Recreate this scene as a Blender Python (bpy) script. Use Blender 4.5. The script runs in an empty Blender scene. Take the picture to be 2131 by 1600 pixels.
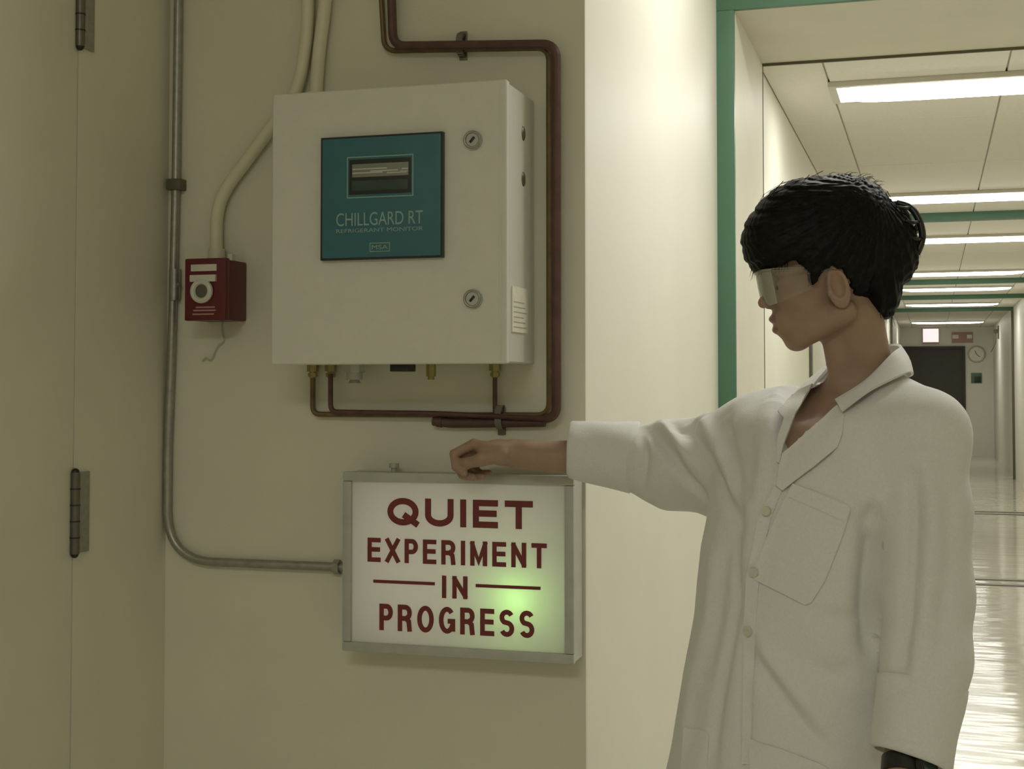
import bpy, bmesh, math, random
import numpy as np
from mathutils import Vector, Matrix, noise
from mathutils.bvhtree import BVHTree
from mathutils.geometry import delaunay_2d_cdt

random.seed(4)
SC = bpy.context.scene
COL = SC.collection

# ------------------------------------------------------------------ camera, world, exposure
F_PX, CX, CY = 2900.0, 1065.5, 702.0        # focal length and principal point in pixels of a 2131 x 1600 frame
TH = math.atan((1939.0 - 1065.5) / F_PX)    # the camera is turned left of the corridor's axis
TILT = math.radians(2.0)
HC = 1.30                                   # lens height
cam_data = bpy.data.cameras.new('camera')
cam_data.sensor_fit = 'HORIZONTAL'
cam_data.sensor_width = 36.0
cam_data.lens = 36.0 * F_PX / 2131.0
cam_data.shift_y = (CY - 800.0) / 2131.0
cam_data.clip_end = 100
cam = bpy.data.objects.new('camera', cam_data)
COL.objects.link(cam)
cam.location = (0, 0, HC)
cam.rotation_euler = (math.pi / 2 + TILT, 0, TH)
SC.camera = cam

world = bpy.data.worlds.new('world')
SC.world = world
world.use_nodes = True
world.node_tree.nodes['Background'].inputs[0].default_value = (0.9, 0.88, 0.75, 1)
world.node_tree.nodes['Background'].inputs[1].default_value = 0.0

SC.view_settings.view_transform = 'Standard'
SC.view_settings.look = 'None'
SC.view_settings.gamma = 1.0
SC.view_settings.use_curve_mapping = False
SC.view_settings.exposure = 0.0
SC.cycles.max_bounces = 10
SC.cycles.diffuse_bounces = 6

L_COR = 15.5         # corridor fixtures
L_HALL = 21.0        # fixture over the bright wall
L_DIM = 12.8        # unseen fixture behind the camera, lights the near room
GREEN_W, WHITE_W = 0.42, 0.42     # lamps inside the sign box
LIGHT_COL = (1.0, 0.995, 0.94)

# ------------------------------------------------------------------ pixel -> place helpers
def ray(px, py, th=TH):
    xc, yc = (px - CX) / F_PX, (CY - py) / F_PX
    f = Vector((-math.sin(th) * math.cos(TILT), math.cos(th) * math.cos(TILT), math.sin(TILT)))
    r = Vector((math.cos(th), math.sin(th), 0))
    u = Vector((math.sin(th) * math.sin(TILT), -math.cos(th) * math.sin(TILT), math.cos(TILT)))
    return f + xc * r + yc * u
EYE = Vector((0, 0, HC))
def at_y(px, py, y):
    d = ray(px, py); return EYE + d * (y / d.y)
def at_x(px, py, x):
    d = ray(px, py); return EYE + d * (x / d.x)
def at_z(px, py, z):
    d = ray(px, py); return EYE + d * ((z - HC) / d.z)
def C(px, py, s):
    """a point in the person's frame (turned with the camera's heading): s metres ahead"""
    d = ray(px, py, 0.0); v = d * (s / d.y); v.z += HC
    return v

# ------------------------------------------------------------------ materials
def mat(name, col, rough=0.6, metal=0.0, grain=0.0, gscale=200.0, bump=0.0, bscale=150.0, spec=0.5, emit=None, estr=0.0, sheen=0.0, coat=0.0):
    m = bpy.data.materials.new(name)
    m.use_nodes = True
    nt = m.node_tree
    b = nt.nodes['Principled BSDF']
    b.inputs['Base Color'].default_value = (*col, 1)
    b.inputs['Roughness'].default_value = rough
    b.inputs['Metallic'].default_value = metal
    b.inputs['Specular IOR Level'].default_value = spec
    b.inputs['Sheen Weight'].default_value = sheen
    b.inputs['Coat Weight'].default_value = coat
    if emit:
        b.inputs['Emission Color'].default_value = (*emit, 1)
        b.inputs['Emission Strength'].default_value = estr
    tc = nt.nodes.new('ShaderNodeTexCoord')
    if grain > 0:
        n = nt.nodes.new('ShaderNodeTexNoise'); n.inputs['Scale'].default_value = gscale
        n.inputs['Detail'].default_value = 4
        nt.links.new(tc.outputs['Object'], n.inputs['Vector'])
        r = nt.nodes.new('ShaderNodeValToRGB')
        r.color_ramp.elements[0].position = 0.3; r.color_ramp.elements[1].position = 0.7
        r.color_ramp.elements[0].color = (*[c * (1 - grain) for c in col], 1)
        r.color_ramp.elements[1].color = (*[min(1, c * (1 + grain)) for c in col], 1)
        nt.links.new(n.outputs['Fac'], r.inputs['Fac'])
        nt.links.new(r.outputs['Color'], b.inputs['Base Color'])
    if bump > 0:
        n2 = nt.nodes.new('ShaderNodeTexNoise'); n2.inputs['Scale'].default_value = bscale
        n2.inputs['Detail'].default_value = 3
        nt.links.new(tc.outputs['Object'], n2.inputs['Vector'])
        bp = nt.nodes.new('ShaderNodeBump'); bp.inputs['Strength'].default_value = bump
        bp.inputs['Distance'].default_value = 0.002
        nt.links.new(n2.outputs['Fac'], bp.inputs['Height'])
        nt.links.new(bp.outputs['Normal'], b.inputs['Normal'])
    return m

M = {}
M['wall'] = mat('cream_paint', (0.70, 0.675, 0.56), 0.55, grain=0.03, gscale=5, bump=0.12, bscale=260)
M['corridor'] = mat('pale_cream_paint', (0.76, 0.74, 0.645), 0.5, grain=0.02, gscale=4, bump=0.08, bscale=200)
M['ceiling'] = mat('ceiling_panel_white', (0.77, 0.745, 0.67), 0.8, grain=0.03, gscale=60, bump=0.2, bscale=300)
M['grid'] = mat('ceiling_grid_grey', (0.72, 0.70, 0.62), 0.7, grain=0.03, gscale=30)
M['brown'] = mat('dark_olive', (0.11, 0.10, 0.055), 0.5, grain=0.05, gscale=20)
M['green'] = mat('green_enamel', (0.07, 0.165, 0.10), 0.4, grain=0.05, gscale=8, bump=0.05)
M['doorpaint'] = mat('door_paint', (0.70, 0.675, 0.565), 0.45, grain=0.03, gscale=4, bump=0.05)
M['darkdoor'] = mat('dark_brown_door', (0.05, 0.045, 0.033), 0.6, grain=0.1, gscale=6)
M['steel'] = mat('galvanised_steel', (0.36, 0.36, 0.32), 0.4, metal=0.7, grain=0.1, gscale=80, bump=0.1)
M['darksteel'] = mat('hinge_steel', (0.16, 0.15, 0.12), 0.4, metal=0.7, grain=0.1, gscale=60)
M['copper'] = mat('tarnished_copper', (0.115, 0.06, 0.05), 0.5, metal=0.35, grain=0.18, gscale=40, bump=0.1)
M['copper2'] = mat('dull_brassy_copper', (0.17, 0.115, 0.055), 0.45, metal=0.45, grain=0.2, gscale=40, bump=0.1)
M['sleeve'] = mat('maroon_pipe_sleeve', (0.10, 0.055, 0.045), 0.55, grain=0.15, gscale=50)
M['brass'] = mat('brass', (0.36, 0.31, 0.12), 0.4, metal=0.6, grain=0.1, gscale=60)
M['boxpaint'] = mat('cabinet_enamel', (0.67, 0.66, 0.58), 0.32, grain=0.02, gscale=40, bump=0.12, bscale=400)
M['teal'] = mat('teal_faceplate', (0.035, 0.145, 0.18), 0.42, grain=0.06, gscale=30)
M['tealtext'] = mat('pale_green_print', (0.26, 0.40, 0.36), 0.5, grain=0.03)
M['black'] = mat('black_plastic', (0.012, 0.014, 0.012), 0.35, grain=0.1, gscale=30)
M['lcd'] = mat('display_grey', (0.22, 0.23, 0.19), 0.2, grain=0.1, gscale=20)
M['lcddark'] = mat('display_dark_green', (0.03, 0.055, 0.04), 0.15, grain=0.1, gscale=20)
M['lcdline'] = mat('display_pale_line', (0.50, 0.50, 0.46), 0.3, grain=0.1, gscale=20)
M['red'] = mat('red_enamel', (0.115, 0.010, 0.013), 0.35, grain=0.08, gscale=20)
M['white'] = mat('white_plastic', (0.62, 0.60, 0.52), 0.4, grain=0.04, gscale=30)
M['pinktext'] = mat('faded_print', (0.42, 0.25, 0.22), 0.5, grain=0.04)
M['label'] = mat('paper_label', (0.80, 0.77, 0.66), 0.5, grain=0.05, gscale=60)
M['raceway'] = mat('cream_painted_conduit', (0.70, 0.665, 0.52), 0.4, grain=0.03, gscale=20, bump=0.05)
M['signframe'] = mat('sign_frame_grey', (0.46, 0.47, 0.42), 0.4, metal=0.2, grain=0.06, gscale=40)
M['signred'] = mat('maroon_sign_paint', (0.17, 0.022, 0.022), 0.5, grain=0.08, gscale=30)
M['floor'] = None
M['skin'] = mat('skin', (0.35, 0.235, 0.17), 0.5, grain=0.06, gscale=35, bump=0.1, bscale=500, spec=0.35)
M['lip'] = mat('lips', (0.27, 0.135, 0.11), 0.45, grain=0.06, gscale=60)
M['hair'] = mat('black_hair', (0.006, 0.0055, 0.005), 0.5, grain=0.3, gscale=90, bump=0.4, bscale=160, spec=0.14)
M['coat'] = mat('white_cotton', (0.72, 0.715, 0.70), 0.85, grain=0.03, gscale=300, bump=0.25, bscale=700, sheen=0.15)
M['trouser'] = mat('dark_trousers', (0.06, 0.06, 0.07), 0.85, grain=0.1, gscale=200)
M['eye'] = mat('eye_white', (0.7, 0.68, 0.62), 0.2, grain=0.02)
M['iris'] = mat('dark_iris', (0.02, 0.012, 0.008), 0.15, grain=0.2)

def glass_mat(name, tint, rough=0.05, opacity=0.25):
    m = bpy.data.materials.new(name); m.use_nodes = True
    nt = m.node_tree; nt.nodes.clear()
    out = nt.nodes.new('ShaderNodeOutputMaterial')
    tr = nt.nodes.new('ShaderNodeBsdfTransparent'); tr.inputs[0].default_value = (*tint, 1)
    gl = nt.nodes.new('ShaderNodeBsdfPrincipled'); gl.inputs['Base Color'].default_value = (0.75, 0.74, 0.66, 1)
    gl.inputs['Roughness'].default_value = rough
    fr = nt.nodes.new('ShaderNodeFresnel'); fr.inputs[0].default_value = 1.5
    no = nt.nodes.new('ShaderNodeTexNoise'); no.inputs['Scale'].default_value = 30
    ad = nt.nodes.new('ShaderNodeMath'); ad.operation = 'MULTIPLY_ADD'
    ad.inputs[1].default_value = 0.05; ad.inputs[2].default_value = opacity
    nt.links.new(no.outputs['Fac'], ad.inputs[0])
    mx = nt.nodes.new('ShaderNodeMath'); mx.operation = 'ADD'; mx.use_clamp = True
    nt.links.new(fr.outputs[0], mx.inputs[0]); nt.links.new(ad.outputs[0], mx.inputs[1])
    ms = nt.nodes.new('ShaderNodeMixShader')
    nt.links.new(mx.outputs[0], ms.inputs[0]); nt.links.new(tr.outputs[0], ms.inputs[1]); nt.links.new(gl.outputs[0], ms.inputs[2])
    nt.links.new(ms.outputs[0], out.inputs[0])
    return m
M['lens'] = glass_mat('clear_plastic_lens', (0.985, 0.985, 0.97), 0.06, 0.0)

def emit_mat(name, col, strength):
    m = bpy.data.materials.new(name); m.use_nodes = True
    b = m.node_tree.nodes['Principled BSDF']
    b.inputs['Base Color'].default_value = (0.8, 0.8, 0.75, 1)
    b.inputs['Roughness'].default_value = 0.4
    b.inputs['Emission Color'].default_value = (*col, 1)
    b.inputs['Emission Strength'].default_value = strength
    return m
M['tube_cor'] = emit_mat('lit_diffuser_corridor', LIGHT_COL, L_COR)
M['tube_hall'] = emit_mat('lit_diffuser_hall', LIGHT_COL, L_HALL)
M['tube_dim'] = emit_mat('lit_diffuser_dim', (0.99, 1.0, 0.90), L_DIM)
M['exit'] = emit_mat('lit_exit_panel', (1.0, 0.74, 0.76), 1.0)

def floor_mat():
    m = mat('waxed_vinyl', (0.60, 0.57, 0.48), 0.10, grain=0.05, gscale=3, spec=0.6)
    nt = m.node_tree; b = nt.nodes['Principled BSDF']
    tc = nt.nodes.new('ShaderNodeTexCoord')
    mp = nt.nodes.new('ShaderNodeMapping'); mp.inputs['Scale'].default_value = (1.0, 3.2, 1)
    n = nt.nodes.new('ShaderNodeTexNoise'); n.inputs['Scale'].default_value = 1.4; n.inputs['Detail'].default_value = 2.0
    nt.links.new(tc.outputs['Object'], mp.inputs['Vector']); nt.links.new(mp.outputs[0], n.inputs['Vector'])
    bp = nt.nodes.new('ShaderNodeBump'); bp.inputs['Strength'].default_value = 0.25; bp.inputs['Distance'].default_value = 0.02
    nt.links.new(n.outputs['Fac'], bp.inputs['Height']); nt.links.new(bp.outputs[0], b.inputs['Normal'])
    return m
M['floor'] = floor_mat()

def panel_mat():
    """white acrylic sign face: lets the lamp behind it glow through"""
    m = bpy.data.materials.new('translucent_acrylic'); m.use_nodes = True
    nt = m.node_tree; nt.nodes.clear()
    out = nt.nodes.new('ShaderNodeOutputMaterial')
    d = nt.nodes.new('ShaderNodeBsdfDiffuse'); d.inputs[0].default_value = (0.76, 0.73, 0.71, 1)
    t = nt.nodes.new('ShaderNodeBsdfTranslucent'); t.inputs[0].default_value = (0.80, 0.78, 0.74, 1)
    n = nt.nodes.new('ShaderNodeTexNoise'); n.inputs['Scale'].default_value = 40
    r = nt.nodes.new('ShaderNodeMapRange'); r.inputs[3].default_value = 0.36; r.inputs[4].default_value = 0.42
    nt.links.new(n.outputs['Fac'], r.inputs[0])
    mx = nt.nodes.new('ShaderNodeMixShader')
    nt.links.new(r.outputs[0], mx.inputs[0]); nt.links.new(d.outputs[0], mx.inputs[1]); nt.links.new(t.outputs[0], mx.inputs[2])
    nt.links.new(mx.outputs[0], out.inputs[0])
    return m
M['panel'] = panel_mat()

# ------------------------------------------------------------------ object helpers
ORG = {}
def thing(name, label, cat, loc, group=None, rotz=0.0, kind=None):
    o = bpy.data.objects.new(name, None); COL.objects.link(o)
    o.empty_display_size = 0.05
    o.location = loc; o.rotation_euler = (0, 0, rotz)
    if label: o['label'] = label
    if cat: o['category'] = cat
    if group: o['group'] = group
    if kind: o['kind'] = kind
    ORG[o.name] = Vector(loc) if rotz == 0 else Vector((0, 0, 0))
    return o
def link(name, me, m, parent=None, label=None, kind=None, smooth=None):
    o = bpy.data.objects.new(name, me); COL.objects.link(o)
    if m and not me.materials: me.materials.append(m)
    if parent is not None:
        o.parent = parent
        ORG[o.name] = ORG[parent.name]
        me.transform(Matrix.Translation(-ORG[parent.name]))
    else:
        ORG[o.name] = Vector((0, 0, 0))
    if label: o['label'] = label
    if kind: o['kind'] = kind
    if smooth is not None:
        if smooth >= math.pi:
            for p in me.polygons: p.use_smooth = True
        else:
            me.set_sharp_from_angle(angle=smooth)
            for p in me.polygons: p.use_smooth = True
            me.set_sharp_from_angle(angle=smooth)
    return o
def obj(name, bm, m, parent=None, label=None, kind=None, smooth=math.radians(35)):
    me = bpy.data.meshes.new(name); bm.normal_update(); bm.to_mesh(me); bm.free()
    return link(name, me, m, parent, label, kind, smooth)
def tag(o, label, cat, group=None):
    o['label'] = label; o['category'] = cat
    if group: o['group'] = group
    return o

def add_box(bm, lo, hi, bev=0.0, seg=2):
    lo, hi = Vector(lo), Vector(hi)
    r = bmesh.ops.create_cube(bm, size=1.0, matrix=Matrix.Translation((lo + hi) / 2) @ Matrix.Diagonal((*(hi - lo), 1)))
    if bev > 0:
        es = set()
        for v in r['verts']: es.update(v.link_edges)
        bmesh.ops.bevel(bm, geom=list(es), offset=bev, segments=seg, profile=0.7, affect='EDGES', clamp_overlap=True)
    return bm
def box(lo, hi, bev=0.0, seg=2):
    return add_box(bmesh.new(), lo, hi, bev, seg)
def add_cyl(bm, a, b, r, seg=20, r2=None):
    a, b = Vector(a), Vector(b); d = b - a
    q = d.to_track_quat('Z', 'Y').to_matrix().to_4x4()
    bmesh.ops.create_cone(bm, cap_ends=True, segments=seg, radius1=r, radius2=r if r2 is None else r2, depth=d.length,
                          matrix=Matrix.Translation((a + b) / 2) @ q)
    return bm
def add_sphere(bm, c, r, seg=16, sc=(1, 1, 1)):
    bmesh.ops.create_uvsphere(bm, u_segments=seg, v_segments=seg // 2 + 2, radius=r, matrix=Matrix.Translation(c) @ Matrix.Diagonal((*sc, 1)))
    return bm
def round_path(pts, rad, n=8):
    """a polyline with its corners turned into arcs"""
    pts = [Vector(p) for p in pts]; out = [pts[0]]
    for i in range(1, len(pts) - 1):
        p, a, b = pts[i], pts[i - 1], pts[i + 1]
        u, v = (a - p).normalized(), (b - p).normalized()
        r = rad[i - 1] if isinstance(rad, (list, tuple)) else rad
        r = min(r, (a - p).length * 0.48, (b - p).length * 0.48)
        for k in range(n + 1):
            t = k / n
            out.append((p + u * r) * (1 - t) ** 2 + p * 2 * t * (1 - t) + (p + v * r) * t * t)
    out.append(pts[-1]); return out
def smooth_path(pts, n=8):
    pts = [Vector(p) for p in pts]; P = [pts[0]] + pts + [pts[-1]]; out = []
    for i in range(1, len(P) - 2):
        a, b, c, d = P[i - 1], P[i], P[i + 1], P[i + 2]
        for k in range(n):
            t = k / n
            out.append(0.5 * ((2 * b) + (c - a) * t + (2 * a - 5 * b + 4 * c - d) * t * t + (-a + 3 * b - 3 * c + d) * t ** 3))
    out.append(pts[-1]); return out
def add_tube(bm, path, r, seg=12, caps=True, closed=False):
    path = [Vector(p) for p in path]; n = len(path); rings = []
    up = None
    for i, p in enumerate(path):
        if closed: t = (path[(i + 1) % n] - path[i - 1]).normalized()
        else: t = (path[min(i + 1, n - 1)] - path[max(i - 1, 0)]).normalized()
        if up is None:
            up = t.orthogonal().normalized()
        up = (up - t * up.dot(t)).normalized(); w = t.cross(up)
        rr = r[i] if isinstance(r, (list, tuple)) else r
        rings.append([bm.verts.new(p + (up * math.cos(2 * math.pi * k / seg) + w * math.sin(2 * math.pi * k / seg)) * rr) for k in range(seg)])
    m = n if closed else n - 1
    for i in range(m):
        A, B = rings[i], rings[(i + 1) % n]
        for k in range(seg):
            bm.faces.new((A[k], A[(k + 1) % seg], B[(k + 1) % seg], B[k]))
    if caps and not closed:
        bm.faces.new(rings[0][::-1]); bm.faces.new(rings[-1])
    return bm
def tube(path, r, seg=12, closed=False): return add_tube(bmesh.new(), path, r, seg, True, closed)
def add_prism_xz(bm, pts, y0, y1):
    """outline in x, z pushed from y0 (front) to y1"""
    A = [bm.verts.new((p[0], y0, p[1])) for p in pts]; B = [bm.verts.new((p[0], y1, p[1])) for p in pts]
    n = len(pts)
    bm.faces.new(A); bm.faces.new(B[::-1])
    for i in range(n): bm.faces.new((A[i], B[i], B[(i + 1) % n], A[(i + 1) % n]))
    bmesh.ops.recalc_face_normals(bm, faces=bm.faces)
    return bm
def frame_xz(x0, x1, z0, z1, w, y0, y1):
    bm = bmesh.new()
    add_box(bm, (x0, y0, z0), (x0 + w, y1, z1)); add_box(bm, (x1 - w, y0, z0), (x1, y1, z1))
    add_box(bm, (x0 + w, y0, z1 - w), (x1 - w, y1, z1)); add_box(bm, (x0 + w, y0, z0), (x1 - w, y1, z0 + w))
    return bm
def text_mesh(s, x0, x1, z0, z1, y, depth=0.0008, bold=0.0, shear=0.0, spacing=1.0):
    """lettering in the plane facing -y, fitted to a rectangle"""
    cu = bpy.data.curves.new('lettering', 'FONT'); cu.body = s
    cu.offset = bold; cu.resolution_u = 4; cu.shear = shear; cu.space_character = spacing
    o = bpy.data.objects.new('lettering', cu); COL.objects.link(o)
    bpy.context.view_layer.update()
    me = bpy.data.meshes.new_from_object(o)
    bpy.data.objects.remove(o); bpy.data.curves.remove(cu)
    co = np.empty(len(me.vertices) * 3); me.vertices.foreach_get('co', co); co = co.reshape(-1, 3)
    lo, hi = co.min(0), co.max(0)
    n = np.empty_like(co)
    n[:, 0] = x0 + (co[:, 0] - lo[0]) / (hi[0] - lo[0]) * (x1 - x0)
    n[:, 1] = y
    n[:, 2] = z0 + (co[:, 1] - lo[1]) / (hi[1] - lo[1]) * (z1 - z0)
    me.vertices.foreach_set('co', n.ravel())
    bm = bmesh.new(); bm.from_mesh(me); bpy.data.meshes.remove(me)
    bmesh.ops.remove_doubles(bm, verts=bm.verts, dist=1e-6)
    fs = list(bm.faces)
    r = bmesh.ops.extrude_face_region(bm, geom=fs)
    for v in r['geom']:
        if isinstance(v, bmesh.types.BMVert): v.co.y -= depth
    bmesh.ops.recalc_face_normals(bm, faces=bm.faces)
    return bm
# ------------------------------------------------------------------ the setting
YW = 2.42                                   # wall with the cabinet
XL = at_y(345, 1100, YW).x                  # inner corner at the left
XC = at_y(1219, 1200, YW).x                 # outer corner where the bright wall starts
YD = at_x(1493, 500, XC).y                  # the green-framed opening
XJ = at_y(1530, 500, YD).x                  # its left jamb
YR = at_x(1589, 500, XJ).y                  # the jamb is this deep
ZS = at_y(1560, 75, (YD + YR) / 2 + 0.02).z # soffit of the opening
ZS = (at_y(1530, 15, YD).z + at_y(1588, 137, YR).z) / 2
YE = at_z(1960, 681, ZS + 0.012).y           # end wall
XK = XJ - 0.022                             # corridor's left wall
XR = 1.10                                   # corridor's right wall
ZN = 2.74                                   # near ceiling
YB = -3.2
S = 'structure'
obj('floor', box((XL - 0.3, YB - 0.2, -0.1), (2.4, YE + 0.4, 0.0)), M['floor'], kind=S)
obj('wall_back', box((XL - 0.2, YW, 0), (XC, YW + 0.012, ZN)), M['wall'], kind=S)
obj('wall_hall_left', box((XC - 0.15, YW + 0.0121, 0), (XC, YD, ZN)), M['corridor'], kind=S)
# left wall with its door close to the corner
YH = at_x(152, 1000, XL).y                  # hinge line
obj('wall_left', box((XL - 0.15, YH + 0.004, 0), (XL, YW, ZN)), M['wall'], kind=S)
d = thing('door_1', None, None, (XL - 0.02, YH - 0.5, 0), kind=S)
obj('door_leaf', box((XL - 0.05, YH - 0.95, 0.01), (XL - 0.001, YH + 0.0025, 2.13), 0.003), M['doorpaint'], d)
for py0, py1 in ((-70, 97), (982, 1150)):
    z1, z0 = at_x(163, py0, XL).z, at_x(163, py1, XL).z
    yk = YH + 0.001
    h = obj('hinge', tube([(XL + 0.004, yk, z0), (XL + 0.004, yk, z1)], 0.0085, 14), M['darksteel'], d)
    obj('hinge_leaf', box((XL - 0.001, yk + 0.003, z0), (XL + 0.004, yk + 0.044, z1), 0.001), M['steel'], h)
    bm = bmesh.new()
    for k in range(1, 5):
        zz = z0 + (z1 - z0) * k / 5
        add_cyl(bm, (XL + 0.004, yk, zz - 0.0012), (XL + 0.004, yk, zz + 0.0012), 0.0094, 14)
    add_sphere(bm, (XL + 0.004, yk, z1), 0.0075, 10); add_sphere(bm, (XL + 0.004, yk, z0), 0.0075, 10)
    obj('knuckle_joint', bm, M['black'], h)
obj('wall_left_near', box((XL - 0.15, YB, 0), (XL, YH - 0.955, ZN)), M['wall'], kind=S)
obj('wall_left_header', box((XL - 0.15, YH - 0.955, 2.14), (XL, YH + 0.004, ZN)), M['wall'], kind=S)
obj('wall_front', box((XL - 0.15, YB - 0.15, 0), (2.3, YB, ZN)), M['wall'], kind=S)
obj('wall_right', box((2.1, YB, 0), (2.25, YD, ZN)), M['wall'], kind=S)
obj('ceiling_near', box((XL - 0.15, YB - 0.1, ZN), (2.3, YD + 0.1, ZN + 0.1)), M['ceiling'], kind=S)
# the wall round the opening, and the green casing
XO = XR - 0.0
CW = 0.056                                  # casing width
obj('wall_opening_left', box((XC - 0.15, YD + 0.02, 0), (XJ - 0.02, YR, ZN)), M['corridor'], kind=S)
obj('wall_opening_head', box((XC - 0.15, YD + 0.02, ZS + 0.02), (2.2, YR, ZN)), M['corridor'], kind=S)
obj('wall_opening_right', box((XO + 0.02, YD + 0.02, 0), (2.2, YR, ZN)), M['corridor'], kind=S)
def casing(num, y0, y1, xl, xr, zt, w, liner_to=None, threshold=True, drop=0.0):
    t = thing('trim_%d' % num, None, None, (xl, y0, 0), kind=S)
    obj('casing_post', box((xl - w, y0, 0), (xl, y1, zt), 0.003), M['green'], t)
    obj('casing_post', box((xr, y0, 0), (xr + w, y1, zt), 0.003), M['green'], t)
    obj('casing_head', box((xl - w, y0, zt - drop), (xr + w, y1, zt + w), 0.003), M['green'], t)
    if liner_to:
        obj('jamb_liner', box((xl - 0.018, y1 - 0.001, 0), (xl, liner_to, zt + 0.018)), M['wall'], t, label='cream jamb inside the green casing')
        obj('jamb_liner', box((xr, y1 - 0.001, 0), (xr + 0.018, liner_to, zt + 0.018)), M['wall'], t, label='cream jamb inside the green casing')
        obj('soffit_liner', box((xl, y1 - 0.001, zt), (xr, liner_to, zt + 0.018)), M['wall'], t, label='cream soffit inside the green casing')
    if threshold:
        obj('threshold_strip', box((xl, y0 - 0.05, 0), (xr, y0 - 0.02, 0.006), 0.002), M['darksteel'], t)
        obj('threshold_strip', box((xl, y0 + 0.06, 0), (xr, y0 + 0.09, 0.006), 0.002), M['darksteel'], t)
    return t
casing(1, YD, YD + 0.02, XJ, XO, ZS, CW, liner_to=YR, threshold=False)
# corridor shell
ZC = ZS + 0.012
obj('wall_corridor_left', box((XK - 0.15, YR, 0), (XK, YE, ZC + 0.1)), M['corridor'], kind=S)
obj('wall_corridor_right', box((XR, YR, 0), (XR + 0.15, YE, ZC + 0.1)), M['corridor'], kind=S)
obj('wall_end', box((XK - 0.1, YE, 0), (XR + 0.1, YE + 0.15, ZC + 0.1)), M['corridor'], kind=S)
t_ = thing('trim_7', None, None, (XJ, YR, 0), kind=S)
obj('head_shadow_gap', box((XJ, YR - 0.004, ZS - 0.009), (XO, YR + 0.006, ZS + 0.004), 0.002), M['brown'], t_)  # dark strip stands in for the shadow gap at the soffit's edge
obj('side_shadow_gap', box((XJ - 0.001, YR - 0.002, 0), (XJ + 0.002, YR + 0.004, ZS - 0.009)), M['brown'], t_)  # thin dark strip carries the same gap shade down the jamb
ceil = thing('ceiling', None, None, (0, 12, ZC), kind=S)
obj('ceiling_backing', box((XK - 0.1, YR, ZC + 0.012), (XR + 0.1, YE + 0.1, ZC + 0.05)), M['grid'], ceil)
sx = [XK, at_z(1735, 200, ZC).x, at_z(1735, 200, ZC).x + 0.61, at_z(1735, 200, ZC).x + 1.22, XR]
# fixtures: (middle of the lit strip in y)
def ly(px, py): return at_z(px, py, ZC - 0.02).y
FIX = []
for (pa, pb, px) in ((180, 217, 1745), (403, 428, 1880), (488, 513, 1920), (557, 580, 2000), (592, 610, 2000), (627, 640, 2000), (665, 676, 2000)):
    y0, y1 = ly(px, pb), min(ly(px, pa), YE - 0.35)
    FIX.append((0.5 * (y0 + y1), max(0.26, (y1 - y0) * 0.86)))
FY = [FIX[0], FIX[1], FIX[2], FIX[3], FIX[4], FIX[5], FIX[6]]
rows = []; y = YR + 0.006
while y < YE - 0.05:
    rows.append((y, min(y + 1.22, YE))); y += 1.22
tm = {}
for (ya, yb) in rows:
    for k in range(4):
        key = (k, round(yb - ya, 3))
        if key not in tm:
            g = 0.0035
            b_ = box((g, g, 0), (sx[k + 1] - sx[k] - g, yb - ya - (0.002 if yb < YE else g), 0.014), 0.002, 1)
            me = bpy.data.meshes.new('ceiling_tile'); b_.to_mesh(me); b_.free(); me.materials.append(M['ceiling']); tm[key] = me
        o = bpy.data.objects.new('ceiling_tile', tm[key]); COL.objects.link(o)
        o.parent = ceil; o.location = Vector((sx[k], ya, ZC)) - Vector((0, 12, ZC))
# frames further down the corridor
for n, (py) in enumerate((441, 580, 613, 640)):
    yy = at_z(2000, py, ZC).y
    w = 0.05
    t = thing('trim_%d' % (n + 2), None, None, (XK, yy, 0), kind=S)
    cm = M['green'] if n < 3 else M['sleeve']
    obj('casing_post', box((XK, yy, 0), (XK + 0.03, yy + 0.1, ZC - w), 0.003), (M['green'], M['green'], M['corridor'], M['brown'])[n], t)
    obj('casing_post', box((XR - 0.03, yy, 0), (XR, yy + 0.1, ZC - w), 0.003), (M['green'], M['green'], M['corridor'], M['brown'])[n], t)
    obj('casing_head', box((XK, yy, ZC - w), (XR, yy + 0.1, ZC), 0.003), M['green'], t)
    if n < 2:
        yt = at_z(2075, (1212, 1068)[n], 0).y
        obj('threshold_strip', box((XK + 0.03, yt - 0.16, 0), (XR - 0.03, yt - 0.10, 0.006), 0.002), M['darksteel'], t)
        obj('threshold_strip', box((XK + 0.03, yt + 0.10, 0), (XR - 0.03, yt + 0.16, 0.006), 0.002), M['darksteel'], t)
# a pilaster on the right, close to the end, with a dark bracket
yp = at_x(2105, 660, XR).y
# door in the corridor's left wall
y2 = at_x(1684, 760, XK).y
d = thing('door_2', None, None, (XK, y2, 0), kind=S)
obj('door_frame', box((XK, y2, 0), (XK + 0.014, y2 + 0.06, 2.12), 0.002), M['darksteel'], d)
obj('door_frame', box((XK, y2 + 1.0, 0), (XK + 0.014, y2 + 1.06, 2.12), 0.002), M['darksteel'], d)
obj('door_frame', box((XK, y2 + 0.06, 2.06), (XK + 0.014, y2 + 1.0, 2.12), 0.002), M['darksteel'], d)
obj('door_leaf', box((XK, y2 + 0.06, 0.01), (XK + 0.008, y2 + 1.0, 2.06), 0.002), M['white'], d)
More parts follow.
